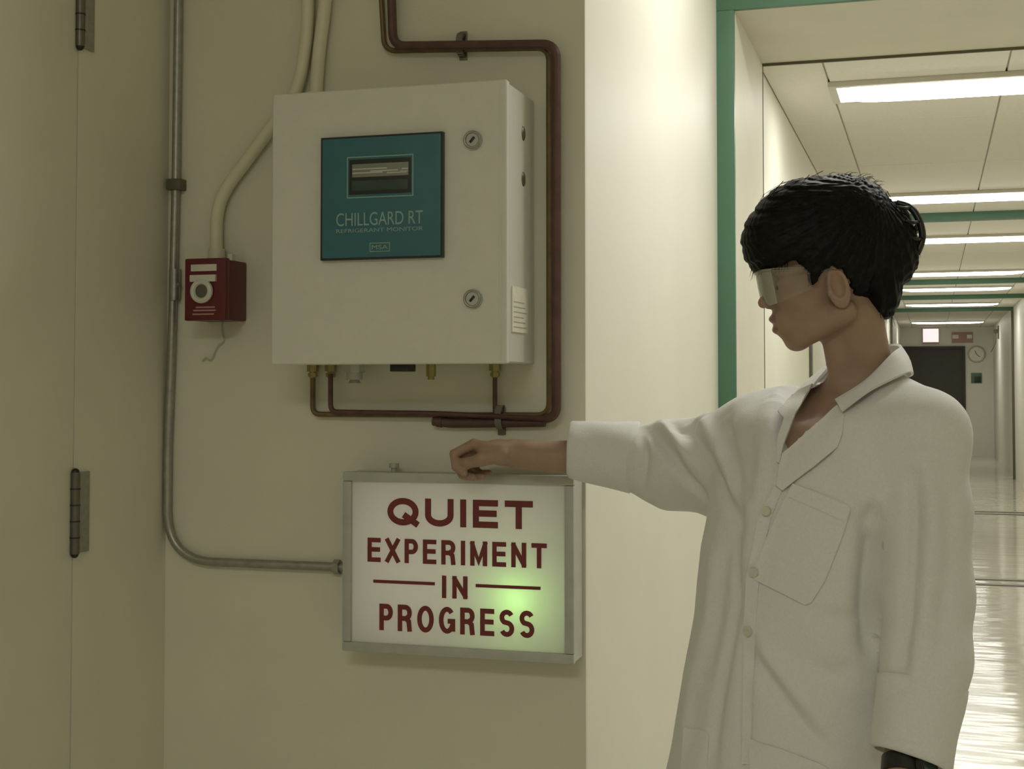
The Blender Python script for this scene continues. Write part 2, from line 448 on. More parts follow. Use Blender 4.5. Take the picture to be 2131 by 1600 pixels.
# end wall: dark door
xa, xb = at_y(1878, 760, YE).x, at_y(2003, 760, YE).x
zt = at_y(1960, 726, YE).z
d = thing('door_3', None, None, ((xa + xb) / 2, YE, 0), kind=S)
obj('door_leaf', box((xa, YE - 0.03, 0.01), (xb, YE - 0.001, zt), 0.003), M['darkdoor'], d)
obj('door_frame', box((xb, YE - 0.05, 0), (xb + 0.05, YE - 0.001, zt + 0.05), 0.003), M['darkdoor'], d)
obj('door_frame', box((xa - 0.05, YE - 0.05, 0), (xa, YE - 0.001, zt + 0.05), 0.003), M['darkdoor'], d)
obj('door_frame', box((xa, YE - 0.05, zt), (xb, YE - 0.001, zt + 0.05), 0.003), M['darkdoor'], d)
bm = add_cyl(bmesh.new(), (xa + 0.08, YE - 0.09, 1.0), (xa + 0.08, YE - 0.03, 1.0), 0.03); obj('door_knob', bm, M['steel'], d)

# ------------------------------------------------------------------ ceiling lights
WORDS = ['first ceiling light past the green frame, nearest in the corridor', 'second corridor ceiling light, just behind the black hair top',
         'third corridor ceiling light, level with the hair clip', 'fourth corridor ceiling light, level with the ear top',
         'fifth corridor ceiling light, short bright strip', 'sixth corridor ceiling light, thin strip near the end',
         'seventh corridor ceiling light, smallest strip above the exit signs']
def ceiling_light(cx, cy, zc, w, dpt, mt, label, group):
    t = thing('ceiling_light', label, 'light', (cx, cy, zc), group)
    obj('housing', box((cx - w / 2 - 0.03, cy - dpt / 2 - 0.03, zc - 0.02), (cx + w / 2 + 0.03, cy + dpt / 2 + 0.03, zc), 0.004), M['white'], t)
    bm = bmesh.new()
    nx, ny = 12, 6
    # a shallow pillow-shaped diffuser
    V = {}
    for i in range(nx + 1):
        for j in range(ny + 1):
            u, v = i / nx * 2 - 1, j / ny * 2 - 1
            V[i, j] = bm.verts.new((cx + u * w / 2, cy + v * dpt / 2, zc - 0.020 - 0.018 * (1 - u ** 6) ** 0.5 * (1 - v ** 4) ** 0.5))
    for i in range(nx):
        for j in range(ny):
            bm.faces.new((V[i, j], V[i, j + 1], V[i + 1, j + 1], V[i + 1, j]))
    obj('diffuser', bm, mt, t, label='glowing white diffuser', smooth=math.pi)
    return t
xm = (sx[1] + sx[3]) / 2
for i, (yy, dp) in enumerate(FY):
    ceiling_light(xm, yy, ZC, 1.17, dp, M['tube_cor'], WORDS[i], 'corridor ceiling lights')
ceiling_light(0.27, 3.15, ZN, 1.2, 0.30, M['tube_hall'], 'ceiling light over the bright wall, above the frame', 'near ceiling lights')
ceiling_light(-0.2, -1.2, ZN, 1.2, 0.60, M['tube_dim'], 'dim ceiling light behind the viewer', 'near ceiling lights')

# ------------------------------------------------------------------ end-of-corridor fittings
def seat_y(px, py, y): return at_y(px, py, y)
a, b = at_y(1921, 712, YE - 0.06), at_y(1953, 684, YE - 0.06)
t = thing('exit_sign', 'glowing pink and white exit sign above the dark end door', 'sign', (a.x, YE, a.z))
obj('sign_housing', box((a.x - 0.01, YE - 0.05, a.z - 0.03), (b.x + 0.01, YE, b.z + 0.01), 0.004), M['white'], t)
obj('lit_panel', box((a.x, YE - 0.06, a.z), (b.x, YE - 0.05, b.z), 0.003), M['exit'], t)
obj('red_band', box((a.x, YE - 0.058, a.z - 0.028), (b.x, YE - 0.05, a.z), 0.002), M['pinktext'], t)
a, b = at_y(1981, 713, YE - 0.06), at_y(2024, 691, YE - 0.06)
t = thing('notice_board', 'red and white notice plate right of the glowing exit sign', 'sign', (a.x, YE, a.z))
obj('plate', box((a.x, YE - 0.03, a.z), (b.x, YE, b.z), 0.004), M['pinktext'], t)
zz = (a.z + b.z) / 2
obj('white_patch', box((a.x + 0.01, YE - 0.034, zz - 0.02), (a.x + 0.12, YE - 0.03, zz + 0.05), 0.002), M['label'], t)
obj('white_patch', box((b.x - 0.10, YE - 0.034, zz - 0.02), (b.x - 0.01, YE - 0.03, zz + 0.05), 0.002), M['label'], t)
c = at_y(2032, 737, YE); rr = (at_y(2049, 737, YE).x - c.x)
t = thing('wall_clock', 'round white wall clock beside the dark end door', 'clock', (c.x, YE, c.z))
bm = bmesh.new(); pts = [(c.x + rr * math.cos(k / 28 * 2 * math.pi), YE - 0.03, c.z + rr * math.sin(k / 28 * 2 * math.pi)) for k in range(28)]
add_tube(bm, pts, 0.014, 10, closed=True); obj('rim', bm, M['signframe'], t)
obj('dial', add_cyl(bmesh.new(), (c.x, YE - 0.03, c.z), (c.x, YE, c.z), rr, 28), M['label'], t)
obj('hand', tube([(c.x, YE - 0.034, c.z), (c.x + 0.06, YE - 0.034, c.z - 0.05)], 0.005, 6), M['black'], t)
obj('hand', tube([(c.x, YE - 0.034, c.z), (c.x - 0.03, YE - 0.034, c.z + 0.07)], 0.005, 6), M['black'], t)
a, b = at_y(2021, 797, YE - 0.04), at_y(2043, 776, YE - 0.04)
t = thing('call_point', 'small dark green wall box below the clock', 'switch', (a.x, YE, a.z))
obj('plate', box((a.x, YE - 0.03, a.z), (b.x, YE, b.z), 0.004), M['green'], t)
obj('button', box((a.x + 0.06, YE - 0.045, a.z + 0.01), (b.x - 0.02, YE - 0.03, (a.z + b.z) / 2 + 0.03), 0.004), M['black'], t)
c = at_x(2079, 690, XR)
t = thing('wall_bracket', 'small dark bracket high on the right wall near the clock', 'bracket', tuple(c))
obj('back_plate', box((XR - 0.02, c.y - 0.10, c.z - 0.12), (XR, c.y + 0.10, c.z + 0.10), 0.004), M['darksteel'], t)
obj('arm', box((XR - 0.09, c.y - 0.04, c.z - 0.02), (XR - 0.02, c.y + 0.04, c.z + 0.04), 0.004), M['darksteel'], t)
obj('wire', tube(smooth_path([(XR - 0.05, c.y, c.z - 0.02), (XR - 0.06, c.y, c.z - 0.2), (XR - 0.12, c.y + 0.3, c.z - 0.33)]), 0.008, 6), M['darksteel'], t)

# ------------------------------------------------------------------ conduits and tubes on the back wall
def W(px, py, off): return at_y(px, py, YW - off)
pr = 0.0085
off = 0.012
p = [W(373, -90, off), W(371, 0, off), W(366, 385, off), W(358, 700, off), W(347, 940, off), W(341, 1165, off), W(722, 1166, off)]
p[4].x = max(p[4].x, XL + 0.010); p[5].x = p[4].x
p[6].z = p[5].z
t = thing('steel_conduit', 'grey steel conduit bending from the left corner to the sign', 'conduit', tuple(p[6]))
obj('pipe', tube(round_path(p, [0.05, 0.05, 0.2, 0.03, 0.105], 12), pr, 14), M['steel'], t)
c = W(365, 385, off)
bm = add_box(bmesh.new(), (c.x - 0.013, YW - 0.026, c.z - 0.011), (c.x + 0.018, YW, c.z + 0.011), 0.003)
obj('clamp', bm, M['darksteel'], t)
c0, c1 = W(363, 625, off), W(364, 560, off)
bm = add_cyl(bmesh.new(), c0, c1, 0.0115, 16); add_cyl(bm, c0 + Vector((0.010, -0.004, 0.03)), c0 + Vector((0.016, -0.006, 0.03)), 0.004, 8)
obj('coupling', bm, M['steel'], t)
c = W(708, 1166, off); c.z = p[5].z
obj('locknut', add_cyl(bmesh.new(), c - Vector((0.012, 0, 0)), c, 0.014, 6), M['steel'], t)

o2 = 0.018
q = [W(641, -120, o2), W(641, 0, o2), W(636, 90, o2), W(617, 185, o2), W(575, 250, o2), W(520, 325, o2), W(470, 395, o2), W(452, 450, o2), W(451, 540, o2)]
t = thing('cream_conduit', 'cream painted conduit curving behind the cabinet down to red station', 'conduit', tuple(q[-1]), 'cream conduits')
obj('pipe', tube(smooth_path(q, 8), 0.0125, 14), M['raceway'], t)
obj('end_collar', add_cyl(bmesh.new(), q[-1] + Vector((0, 0, 0.0)), q[-1] + Vector((0, 0, 0.02)), 0.0165, 18), M['raceway'], t)
q = [W(683, -120, o2), W(677, 0, o2), W(664, 110, o2), W(656, 215, o2)]
t = thing('cream_conduit', 'cream painted conduit dropping straight into the cabinet top', 'conduit', tuple(q[-1]), 'cream conduits')
obj('pipe', tube(smooth_path(q, 8), 0.0125, 14), M['raceway'], t)
obj('end_collar', add_cyl(bmesh.new(), q[-1], q[-1] + Vector((0, 0, 0.02)), 0.0165, 18), M['raceway'], t)

# copper: two tubes running side by side from the fittings, round the cabinet and up
oc = 0.014
def wpath(pts, off): return [W(x, y, off) for x, y in pts]
A = wpath([(651, 778), (651, 862), (1143, 864), (1137, 100), (800, 106), (789, -90)], oc)
A[3].x = A[2].x
t = thing('copper_tube', 'long brassy copper tube, inner one, from leftmost fitting round the cabinet', 'pipe', tuple(A[1]), 'copper tubes round the cabinet')
obj('pipe', tube(round_path(A, [0.016, 0.024, 0.024, 0.024], 8), 0.0052, 10), M['copper2'], t)
B = wpath([(688, 778), (688, 857), (905, 860), (1158, 872), (1152, 92), (818, 96), (812, -90)], 0.0285)
B[4].x = B[3].x
t = thing('copper_tube', 'long reddish copper tube, outer one, from second fitting round the cabinet', 'pipe', tuple(B[1]), 'copper tubes round the cabinet')
obj('pipe', tube(round_path(B, [0.014, 0.03, 0.024, 0.026, 0.026], 8), [0.0048] * 20 + [0.0085] * (len(round_path(B, [0.014, 0.03, 0.024, 0.026, 0.026], 8)) - 20), 10), M['copper'], t)
D = wpath([(1030, 778), (1030, 862)], oc)
t = thing('copper_tube', 'short thin copper tube dropping from the right-hand fitting', 'pipe', tuple(D[1]), 'copper tubes round the cabinet')
obj('pipe', tube(D, 0.0042, 10), M['copper'], t)
a0, a1 = W(906, 880, oc), W(1134, 878, oc)
t = thing('pipe_sleeve', 'dark maroon pipe sleeve under the cabinet, above the raised hand', 'pipe', tuple(a0), None)
obj('sleeve', tube(round_path([a0 + Vector((-0.004, 0, 0.004)), a0 + Vector((0.03, 0, 0.0)), a1], 0.01), 0.0092, 12), M['sleeve'], t)
obj('end_ring', add_cyl(bmesh.new(), a0 + Vector((0.004, 0, 0.003)), a0 + Vector((0.014, 0, 0.002)), 0.0105, 14), M['sleeve'], t)
def clamp(px, y0, y1, label):
    lo, hi = W(px, y1, 0.0), W(px, y0, 0.0)
    t = thing('pipe_clamp', label, 'clamp', (lo.x, YW, lo.z), 'pipe clamps')
    obj('strap', box((lo.x - 0.0075, YW - 0.004, lo.z), (lo.x + 0.0075, YW, hi.z), 0.002), M['darksteel'], t)
    zc = W(px, 96 if y0 < 400 else 868, 0).z
    bm = bmesh.new()
    pts = [(lo.x, YW - 0.004 - 0.0225 * math.sin(k / 12 * math.pi), zc + 0.021 * math.cos(k / 12 * math.pi)) for k in range(13)]
    for i in range(12):
        p0, p1 = Vector(pts[i]), Vector(pts[i + 1])
        add_box(bm, (lo.x - 0.006, min(p0.y, p1.y) - 0.001, min(p0.z, p1.z) - 0.001), (lo.x + 0.006, max(p0.y, p1.y) + 0.001, max(p0.z, p1.z) + 0.001))
    obj('saddle', bm, M['darksteel'], t)
    obj('screw', add_cyl(bmesh.new(), (lo.x, YW - 0.007, hi.z - 0.008), (lo.x, YW - 0.003, hi.z - 0.008), 0.004, 10), M['steel'], t)
clamp(965, 66, 126, 'dark pipe clamp on the upper copper run above the cabinet')
clamp(1045, 846, 905, 'dark pipe clamp on the lower run just above the hand')

# ------------------------------------------------------------------ the cabinet
DB = 0.18; YF = YW - DB
x0, x1 = at_y(565, 480, YF).x, at_y(1054, 480, YF).x
z1, z0 = at_y(800, 181, YF).z, at_y(800, 758, YF).z
t = thing('gas_monitor_cabinet', 'large cream wall cabinet with a teal display plate', 'cabinet', ((x0 + x1) / 2, YW, z0))
obj('case', box((x0 + 0.002, YF + 0.022, z0 + 0.002), (x1 - 0.002, YW, z1 - 0.002), 0.006, 3), M['boxpaint'], t)
lid = obj('door', box((x0, YF, z0), (x1, YF + 0.0195, z1), 0.005, 3), M['boxpaint'], t)
def FP(px, py, off=0.0): return at_y(px, py, YF - off)
obj('edge_strip', box((x1 - 0.012, YF - 0.0012, z0 + 0.006), (x1 - 0.0085, YF + 0.001, z1 - 0.006), 0.0005), M['boxpaint'], lid)
for py in (292, 622):
    c = FP(985, py)
    k = obj('lock', add_cyl(bmesh.new(), (c.x, YF - 0.006, c.z), (c.x, YF, c.z), 0.0165, 24), M['signframe'], lid)
    bm = bmesh.new(); add_tube(bm, [(c.x + 0.0135 * math.cos(i / 24 * 2 * math.pi), YF - 0.0065, c.z + 0.0135 * math.sin(i / 24 * 2 * math.pi)) for i in range(24)], 0.0022, 8, closed=True)
    obj('lock_ring', bm, M['steel'], k)
    bm = bmesh.new(); add_box(bm, (c.x - 0.006, YF - 0.009, c.z - 0.0018), (c.x + 0.006, YF - 0.006, c.z + 0.0018), 0.0006)
    bmesh.ops.rotate(bm, verts=bm.verts, cent=(c.x, YF, c.z), matrix=Matrix.Rotation(math.radians(-50), 3, 'Y'))
    obj('key_slot', bm, M['black'], k)
# teal plate
TP = 0.012
pa, pb = FP(678, 538), FP(921, 281)
tl, tr_ = FP(676, 415).x, FP(922, 405).x
tz0, tz1 = FP(800, 536).z, FP(800, 286).z
plate = obj('face_plate', box((tl, YF - TP, tz0), (tr_, YF + 0.001, tz1), 0.003), M['teal'], t, label='teal plate with the display and lettering')
yp_ = YF - TP
obj('plate_border', frame_xz(tl - 0.003, tr_ + 0.003, tz0 - 0.003, tz1 + 0.003, 0.0045, yp_ + 0.0012, YF + 0.001), M['black'], plate)
def TPt(u, v): return tl + u * (tr_ - tl), tz1 - v * (tz1 - tz0)   # u right, v down on the plate
dx0, dz1 = TPt(0.235, 0.185); dx1, dz0 = TPt(0.755, 0.475)
obj('display', box((dx0, yp_ - 0.0012, dz0), (dx1, yp_ + 0.0005, dz1), 0.0006), M['black'], plate)
zm = dz0 + (dz1 - dz0) * 0.49
obj('display_row', box((dx0 + 0.006, yp_ - 0.0022, zm), (dx1 - 0.004, yp_ - 0.001, dz1 - 0.008), 0.0005), M['lcd'], plate)
obj('display_row', box((dx0 + 0.005, yp_ - 0.0018, dz0 + 0.006), (dx1 - 0.005, yp_ - 0.001, zm - 0.006), 0.0005), M['lcddark'], plate)
bm = bmesh.new()
w_ = dx1 - dx0
for a_, b_, v_ in ((0.06, 0.55, 0.10), (0.06, 0.62, 0.42), (0.84, 0.96, 0.10), (0.86, 0.96, 0.30), (0.62, 0.94, 0.02), (0.35, 0.80, 0.22)):
    zz = zm + 0.004 + (dz1 - 0.010 - zm) * v_
    add_box(bm, (dx0 + a_ * w_, yp_ - 0.0028, zz), (dx0 + b_ * w_, yp_ - 0.0021, zz + 0.0022))
obj('display_line', bm, M['lcdline'], plate)
fx0, fz1 = TPt(0.215, 0.16); fx1, fz0 = TPt(0.775, 0.505)
obj('display_frame', frame_xz(fx0, fx1, fz0, fz1, 0.0018, yp_ - 0.0008, yp_ + 0.0005), M['tealtext'], plate)
x_, z_ = TPt(0.125, 0.735); X_, Z_ = TPt(0.855, 0.625)
obj('lettering', text_mesh('CHILLGARD RT', x_, X_, z_, Z_, yp_, 0.0006, 0.0), M['tealtext'], plate)
x_, z_ = TPt(0.125, 0.790); X_, Z_ = TPt(0.855, 0.758)
obj('lettering', text_mesh('REFRIGERANT MONITOR', x_, X_, z_, Z_, yp_, 0.0005, 0.0), M['tealtext'], plate)
x_, z_ = TPt(0.41, 0.955); X_, Z_ = TPt(0.58, 0.88)
obj('emblem', frame_xz(x_, X_, z_, Z_, 0.0014, yp_ - 0.0006, yp_ + 0.0005), M['tealtext'], plate)
obj('lettering', text_mesh('MSA', x_ + 0.004, X_ - 0.004, z_ + 0.004, Z_ - 0.004, yp_, 0.0006, 0.0), M['tealtext'], plate)
# right-hand side: two slots and a paper label
for py in (278, 373):
    c = at_x(1089, py, x1 - 0.002)
    bm = bmesh.new(); add_sphere(bm, (0, 0, 0), 1.0, 16); bmesh.ops.transform(bm, verts=bm.verts, matrix=Matrix.Translation((x1 - 0.002, c.y, c.z)) @ Matrix.Diagonal((0.003, 0.011, 0.013, 1)))
    obj('side_plug', bm, M['darksteel'], t)
ca, cb = at_x(1066, 690, x1), at_x(1098, 602, x1)
lab = obj('side_label', box((x1 - 0.003, ca.y, ca.z), (x1 + 0.0006, cb.y, cb.z)), M['label'], t, label='paper label on the cabinet side')
bm = bmesh.new()
for k in range(6):
    zz = ca.z + (cb.z - ca.z) * (0.1 + 0.11 * k)
    add_box(bm, (x1 + 0.0005, ca.y + 0.008, zz), (x1 + 0.0010, cb.y - 0.01 - 0.008 * (k % 3), zz + 0.0016))
obj('printed_line', bm, M['signframe'], lab)
# fittings below
for px in (651, 688, 1030):
    c = W(px, 768, oc); zb = z0
    bm = add_cyl(bmesh.new(), (c.x, c.y, zb - 0.010), (c.x, c.y, zb + 0.003), 0.011, 6)
    add_cyl(bm, (c.x, c.y, zb - 0.022), (c.x, c.y, zb - 0.010), 0.0065, 12); add_cyl(bm, (c.x, c.y, zb - 0.020), (c.x, c.y, zb - 0.013), 0.009, 6)
    obj('brass_fitting', bm, M['brass'], t)
c = W(738, 792, 0.05)
bm = add_cyl(bmesh.new(), (c.x, c.y, z0 - 0.012), (c.x, c.y, z0 + 0.003), 0.021, 8); add_cyl(bm, (c.x, c.y, z0 - 0.026), (c.x, c.y, z0 - 0.012), 0.015, 20)
add_cyl(bm, (c.x, c.y, z0 - 0.032), (c.x, c.y, z0 - 0.026), 0.012, 20, 0.008)
obj('cable_gland', bm, M['signframe'], t)
c = at_y(834, 768, YW - 0.12)
bm = add_box(bmesh.new(), (c.x - 0.016, c.y - 0.012, z0 - 0.012), (c.x + 0.017, c.y + 0.03, z0 + 0.003), 0.002)
obj('latch', bm, M['black'], t)
c = W(897, 780, 0.05)
bm = add_cyl(bmesh.new(), (c.x, c.y, z0 - 0.020), (c.x, c.y, z0 + 0.003), 0.009, 6); add_cyl(bm, (c.x, c.y, z0 - 0.026), (c.x, c.y, z0 - 0.02), 0.006, 12)
obj('brass_fitting', bm, M['brass'], t)

# ------------------------------------------------------------------ red pull station
YP = YW - 0.086
px0, px1 = at_y(384, 600, YP).x, at_y(470, 600, YP).x
pz1, pz0 = at_y(425, 537, YP).z, at_y(425, 667, YP).z
t = thing('fire_alarm_pull_station', 'red fire alarm pull station on the wall beside the conduit', 'alarm', ((px0 + px1) / 2, YW, pz0))
obj('back_box', box((px0 + 0.001, YP + 0.016, pz0 + 0.001), (px1 - 0.001, YW, pz1 - 0.002), 0.006), M['red'], t)
fp = obj('front_plate', box((px0, YP, pz0), (px1, YP + 0.0155, pz1), 0.004), M['red'], t)
pw, ph = px1 - px0, pz1 - pz0
def PP(u, v): return px0 + u * pw, pz1 - v * ph
def pbox(u0, u1, v0, v1, th): 
    a_, b_ = PP(u0, v1), PP(u1, v0)
    return box((a_[0], YP - th, a_[1]), (b_[0], YP + 0.001, b_[1]), 0.001)
obj('white_band', pbox(0.16, 0.78, 0.10, 0.21, 0.002), M['white'], fp)
hb = obj('handle_bar', pbox(0.16, 0.78, 0.27, 0.38, 0.006), M['white'], fp)
c = PP(0.44, 0.53)
bm = add_tube(bmesh.new(), [(c[0] + 0.018 * math.cos(i / 24 * 2 * math.pi), YP - 0.004, c[1] + 0.018 * math.sin(i / 24 * 2 * math.pi)) for i in range(24)], 0.0055, 8, closed=True)
obj('pull_ring', bm, M['white'], fp)
obj('ring_hub', add_cyl(bmesh.new(), (c[0], YP - 0.003, c[1]), (c[0], YP + 0.001, c[1]), 0.014, 20), M['darksteel'], fp)
bm = bmesh.new()
for v, u0, u1 in ((0.78, 0.28, 0.74), (0.83, 0.22, 0.76), (0.89, 0.2, 0.72)):
    a_ = PP(u0, v); b_ = PP(u1, v)
    add_box(bm, (a_[0], YP - 0.0006, a_[1] - 0.0022), (b_[0], YP + 0.0005, a_[1] + 0.0005))
obj('printed_line', bm, M['pinktext'], fp)
c = at_y(480, 536, YP + 0.02)
obj('break_rod_clip', box((px1 - 0.006, YP + 0.016, pz1 - 0.004), (px1 + 0.004, YP + 0.03, pz1 + 0.008), 0.002), M['white'], t)
wp = [at_y(x, y, YW - 0.006) for x, y in ((462, 655), (462, 690), (466, 708), (452, 722), (440, 748), (428, 745), (421, 752))]
obj('tether_wire', tube(smooth_path(wp, 5), 0.0013, 6), M['signframe'], t)

# ------------------------------------------------------------------ the lit sign
YS = YW - 0.075
sx0, sx1 = at_y(712, 1170, YS).x, XC - 0.003
sz1, sz0 = at_y(960, 986, YS).z, at_y(960, 1369, YS).z
t = thing('warning_sign', 'white sign box with maroon quiet lettering and green glow', 'sign', ((sx0 + sx1) / 2, YW, sz0))
fw = 0.017
bm = bmesh.new()      # hollow case: back and four sides
add_box(bm, (sx0 + 0.004, YW - 0.006, sz0 + 0.004), (sx1 - 0.004, YW, sz1 - 0.004))
add_box(bm, (sx0 + 0.002, YS + 0.014, sz0 + 0.002), (sx0 + 0.006, YW - 0.006, sz1 - 0.002)); add_box(bm, (sx1 - 0.006, YS + 0.014, sz0 + 0.002), (sx1 - 0.002, YW - 0.006, sz1 - 0.002))
add_box(bm, (sx0 + 0.006, YS + 0.014, sz0 + 0.002), (sx1 - 0.006, YW - 0.006, sz0 + 0.006)); add_box(bm, (sx0 + 0.006, YS + 0.014, sz1 - 0.006), (sx1 - 0.006, YW - 0.006, sz1 - 0.002))
obj('case', bm, M['signframe'], t)
for nm, lo, hi in (('frame_rail', (sx0, YS, sz1 - fw), (sx1, YS + 0.014, sz1)), ('frame_rail', (sx0, YS, sz0), (sx1, YS + 0.014, sz0 + fw)),
                   ('frame_rail', (sx0, YS, sz0 + fw), (sx0 + fw, YS + 0.014, sz1 - fw)), ('frame_rail', (sx1 - fw, YS, sz0 + fw), (sx1, YS + 0.014, sz1 - fw))):
    obj(nm, box(lo, hi, 0.0035), M['signframe'], t)
bm = bmesh.new()
for cx_ in (sx0, sx1 - 0.024):
    for cz_ in (sz0, sz1 - 0.024):
        add_box(bm, (cx_ - 0.001, YS - 0.0012, cz_ - 0.001), (cx_ + 0.025, YS + 0.012, cz_ + 0.025), 0.004)
bm.free()
pn = obj('sign_panel', box((sx0 + 0.008, YS + 0.006, sz0 + 0.008), (sx1 - 0.008, YS + 0.0085, sz1 - 0.008)), M['panel'], t, label='white translucent panel')
# lettering: rectangles measured on the panel face
yl = YS + 0.006
def SR(xa, ya, xb, yb):
    a_, b_ = at_y(xa, yb, yl), at_y(xb, ya, yl)
    return a_.x, b_.x, a_.z, b_.z
def sflat(py): return at_y(960, py, yl).z
def arc(cx, cz, rx, rz, a0, a1, n=14):
    return [(cx + rx * math.cos(math.radians(a0 + (a1 - a0) * k / n)), cz + rz * math.sin(math.radians(a0 + (a1 - a0) * k / n))) for k in range(n + 1)]
GLY = {
 'Q': (0.80, [arc(.40, .5, .40, .5, 0, 360, 28), [(.50, .28), (.80, -.03)]]),
 'O': (0.76, [arc(.38, .5, .38, .5, 0, 360, 28)]),
 'U': (0.70, [[(0, 1.0)] + arc(.35, .38, .35, .38, 180, 360, 14) + [(.70, 1.0)]]),
 'I': (0.0, [[(0, 0), (0, 1)]]),
 'E': (0.58, [[(.58, 1), (0, 1), (0, 0), (.58, 0)], [(0, .52), (.54, .52)]]),
 'T': (0.66, [[(0, 1), (.66, 1)], [(.33, 1), (.33, 0)]]),
 'X': (0.64, [[(0, 0), (.64, 1)], [(0, 1), (.64, 0)]]),
 'P': (0.58, [[(0, 0), (0, 1)], [(.03, 1)] + arc(.33, .73, .25, .27, 90, -90, 12) + [(.03, .46)]]),
 'R': (0.64, [[(0, 0), (0, 1)], [(.03, 1)] + arc(.35, .74, .26, .26, 90, -90, 12) + [(.03, .48)], [(.40, .48), (.56, .36), (.61, 0)]]),
 'M': (0.78, [[(0, 0), (0, 1)], [(.0, .97), (.39, .10), (.78, .97)], [(.78, 1), (.78, 0)]]),
 'N': (0.64, [[(0, 0), (0, 1)], [(.02, .96), (.62, .04)], [(.64, 0), (.64, 1)]]),
 'G': (0.74, [arc(.38, .5, .37, .5, 42, 350, 24) + [(.745, .46), (.42, .46)], [(.745, .46), (.745, 0)]]),
 'S': (0.62, [arc(.31, .755, .30, .245, 25, 235, 12) + arc(.31, .26, .31, .26, 75, -155, 14)]),
}
def stroke_text(s, X0, X1, Z0, Z1, y, t, gap, depth=0.0006):
    """block capitals drawn with an even stroke, fitted to a rectangle"""
    wid = [GLY[c][0] for c in s]
    n = len(s)
    k = ((X1 - X0) - t * n - gap * (n - 1)) / sum(wid)
    bm = bmesh.new(); x = X0 + t / 2; hz = (Z1 - Z0) - t
    for c in s:
        w, lines = GLY[c]
        for nl, li in enumerate(lines):
            dp_ = depth + 0.00025 * nl
            P = [Vector((x + p[0] * k, 0, Z0 + t / 2 + p[1] * hz)) for p in li]
            closed = (P[0] - P[-1]).length < 1e-6
            if closed: P = P[:-1]
            m = len(P)
            if not closed and c not in 'SG':
                P[0] = P[0] + (P[0] - P[1]).normalized() * t / 2
                P[-1] = P[-1] + (P[-1] - P[-2]).normalized() * t / 2
            L = []
            for i in range(m):
                a = P[i - 1] if (i > 0 or closed) else None
                b_ = P[(i + 1) % m] if (i < m - 1 or closed) else None
                d1 = (P[i] - a).normalized() if a is not None else (b_ - P[i]).normalized()
                d2 = (b_ - P[i]).normalized() if b_ is not None else d1
                n1 = Vector((-d1.z, 0, d1.x)); n2 = Vector((-d2.z, 0, d2.x))
                mm = (n1 + n2)
                if mm.length < 0.3: mm = n1
                mm.normalize()
                q = min(1.9, 1.0 / max(0.2, mm.dot(n1)))
                L.append((P[i] + mm * t / 2 * q, P[i] - mm * t / 2 * q))
            vs = [[bm.verts.new((q.x, y - dd, q.z)) for q in pr for dd in (dp_, -0.0004 - 0.0002 * nl)] for pr in L]
            for i in range(m if closed else m - 1):
                A, B = vs[i], vs[(i + 1) % m]
                bm.faces.new((A[0], A[2], B[2], B[0])); bm.faces.new((A[1], B[1], B[3], A[3]))
                bm.faces.new((A[0], B[0], B[1], A[1])); bm.faces.new((A[2], A[3], B[3], B[2]))
            if not closed:
                for A in (vs[0], vs[-1]): bm.faces.new((A[0], A[1], A[3], A[2]))
        x += w * k + t + gap
    bmesh.ops.recalc_face_normals(bm, faces=bm.faces)
    return bm
def word(s, xa, xb, yt, yb, t, gap):
    X0, X1 = at_y(xa, 1170, yl).x, at_y(xb, 1170, yl).x
    obj('lettering', stroke_text(s, X0, X1, sflat(yb), sflat(yt), yl, t, gap), M['signred'], pn, label='maroon word ' + s, smooth=None)
word('QUIET', 806, 1109, 1039, 1097, 0.0112, 0.0125)
word('EXPERIMENT', 765, 1138, 1125, 1176, 0.0080, 0.0095)
word('IN', 920, 973, 1199, 1246, 0.0080, 0.0115)
word('PROGRESS', 790, 1112, 1264, 1320, 0.0085, 0.0095)
for xa, xb in ((777, 905), (990, 1125)):
    X0, X1 = at_y(xa, 1216, yl).x, at_y(xb, 1216, yl).x
    z_ = sflat(1217)
    obj('rule_line', box((X0, yl - 0.0006, z_ - 0.0028), (X1, yl + 0.0004, z_ + 0.0028)), M['signred'], pn)
c = at_y(820, 970, YW - 0.03)
obj('top_screw', add_cyl(add_cyl(bmesh.new(), (c.x, c.y, sz1 - 0.003), (c.x, c.y, sz1 + 0.008), 0.005, 12), (c.x, c.y, sz1 + 0.006), (c.x, c.y, sz1 + 0.014), 0.009, 12), M['signframe'], t)
# lamps inside the box
def lamp(name, loc, power, col, rad):
    l = bpy.data.lights.new(name, 'POINT'); l.energy = power; l.color = col; l.shadow_soft_size = rad
    o = bpy.data.objects.new(name, l); COL.objects.link(o); o.location = Vector(loc) - ORG[t.name]; o.parent = t
    return o
g = at_y(1085, 1240, YS + 0.045)
lamp('green_lamp', (g.x, YS + 0.052, g.z), GREEN_W, (0.40, 1.0, 0.22), 0.012)
al = bpy.data.lights.new('white_lamp', 'AREA'); al.shape = 'RECTANGLE'; al.size = sx1 - sx0 - 0.05; al.size_y = sz1 - sz0 - 0.05
al.energy = WHITE_W; al.color = (1.0, 0.97, 0.90)
ao = bpy.data.objects.new('white_lamp', al); COL.objects.link(ao); ao.parent = t
ao.location = Vector(((sx0 + sx1) / 2, YW - 0.008, (sz0 + sz1) / 2)) - ORG[t.name]; ao.rotation_euler = (-math.pi / 2, 0, 0)
bm = add_sphere(bmesh.new(), (g.x, YW - 0.012, g.z), 0.006, 10)
obj('lamp_holder', bm, M['white'], t)
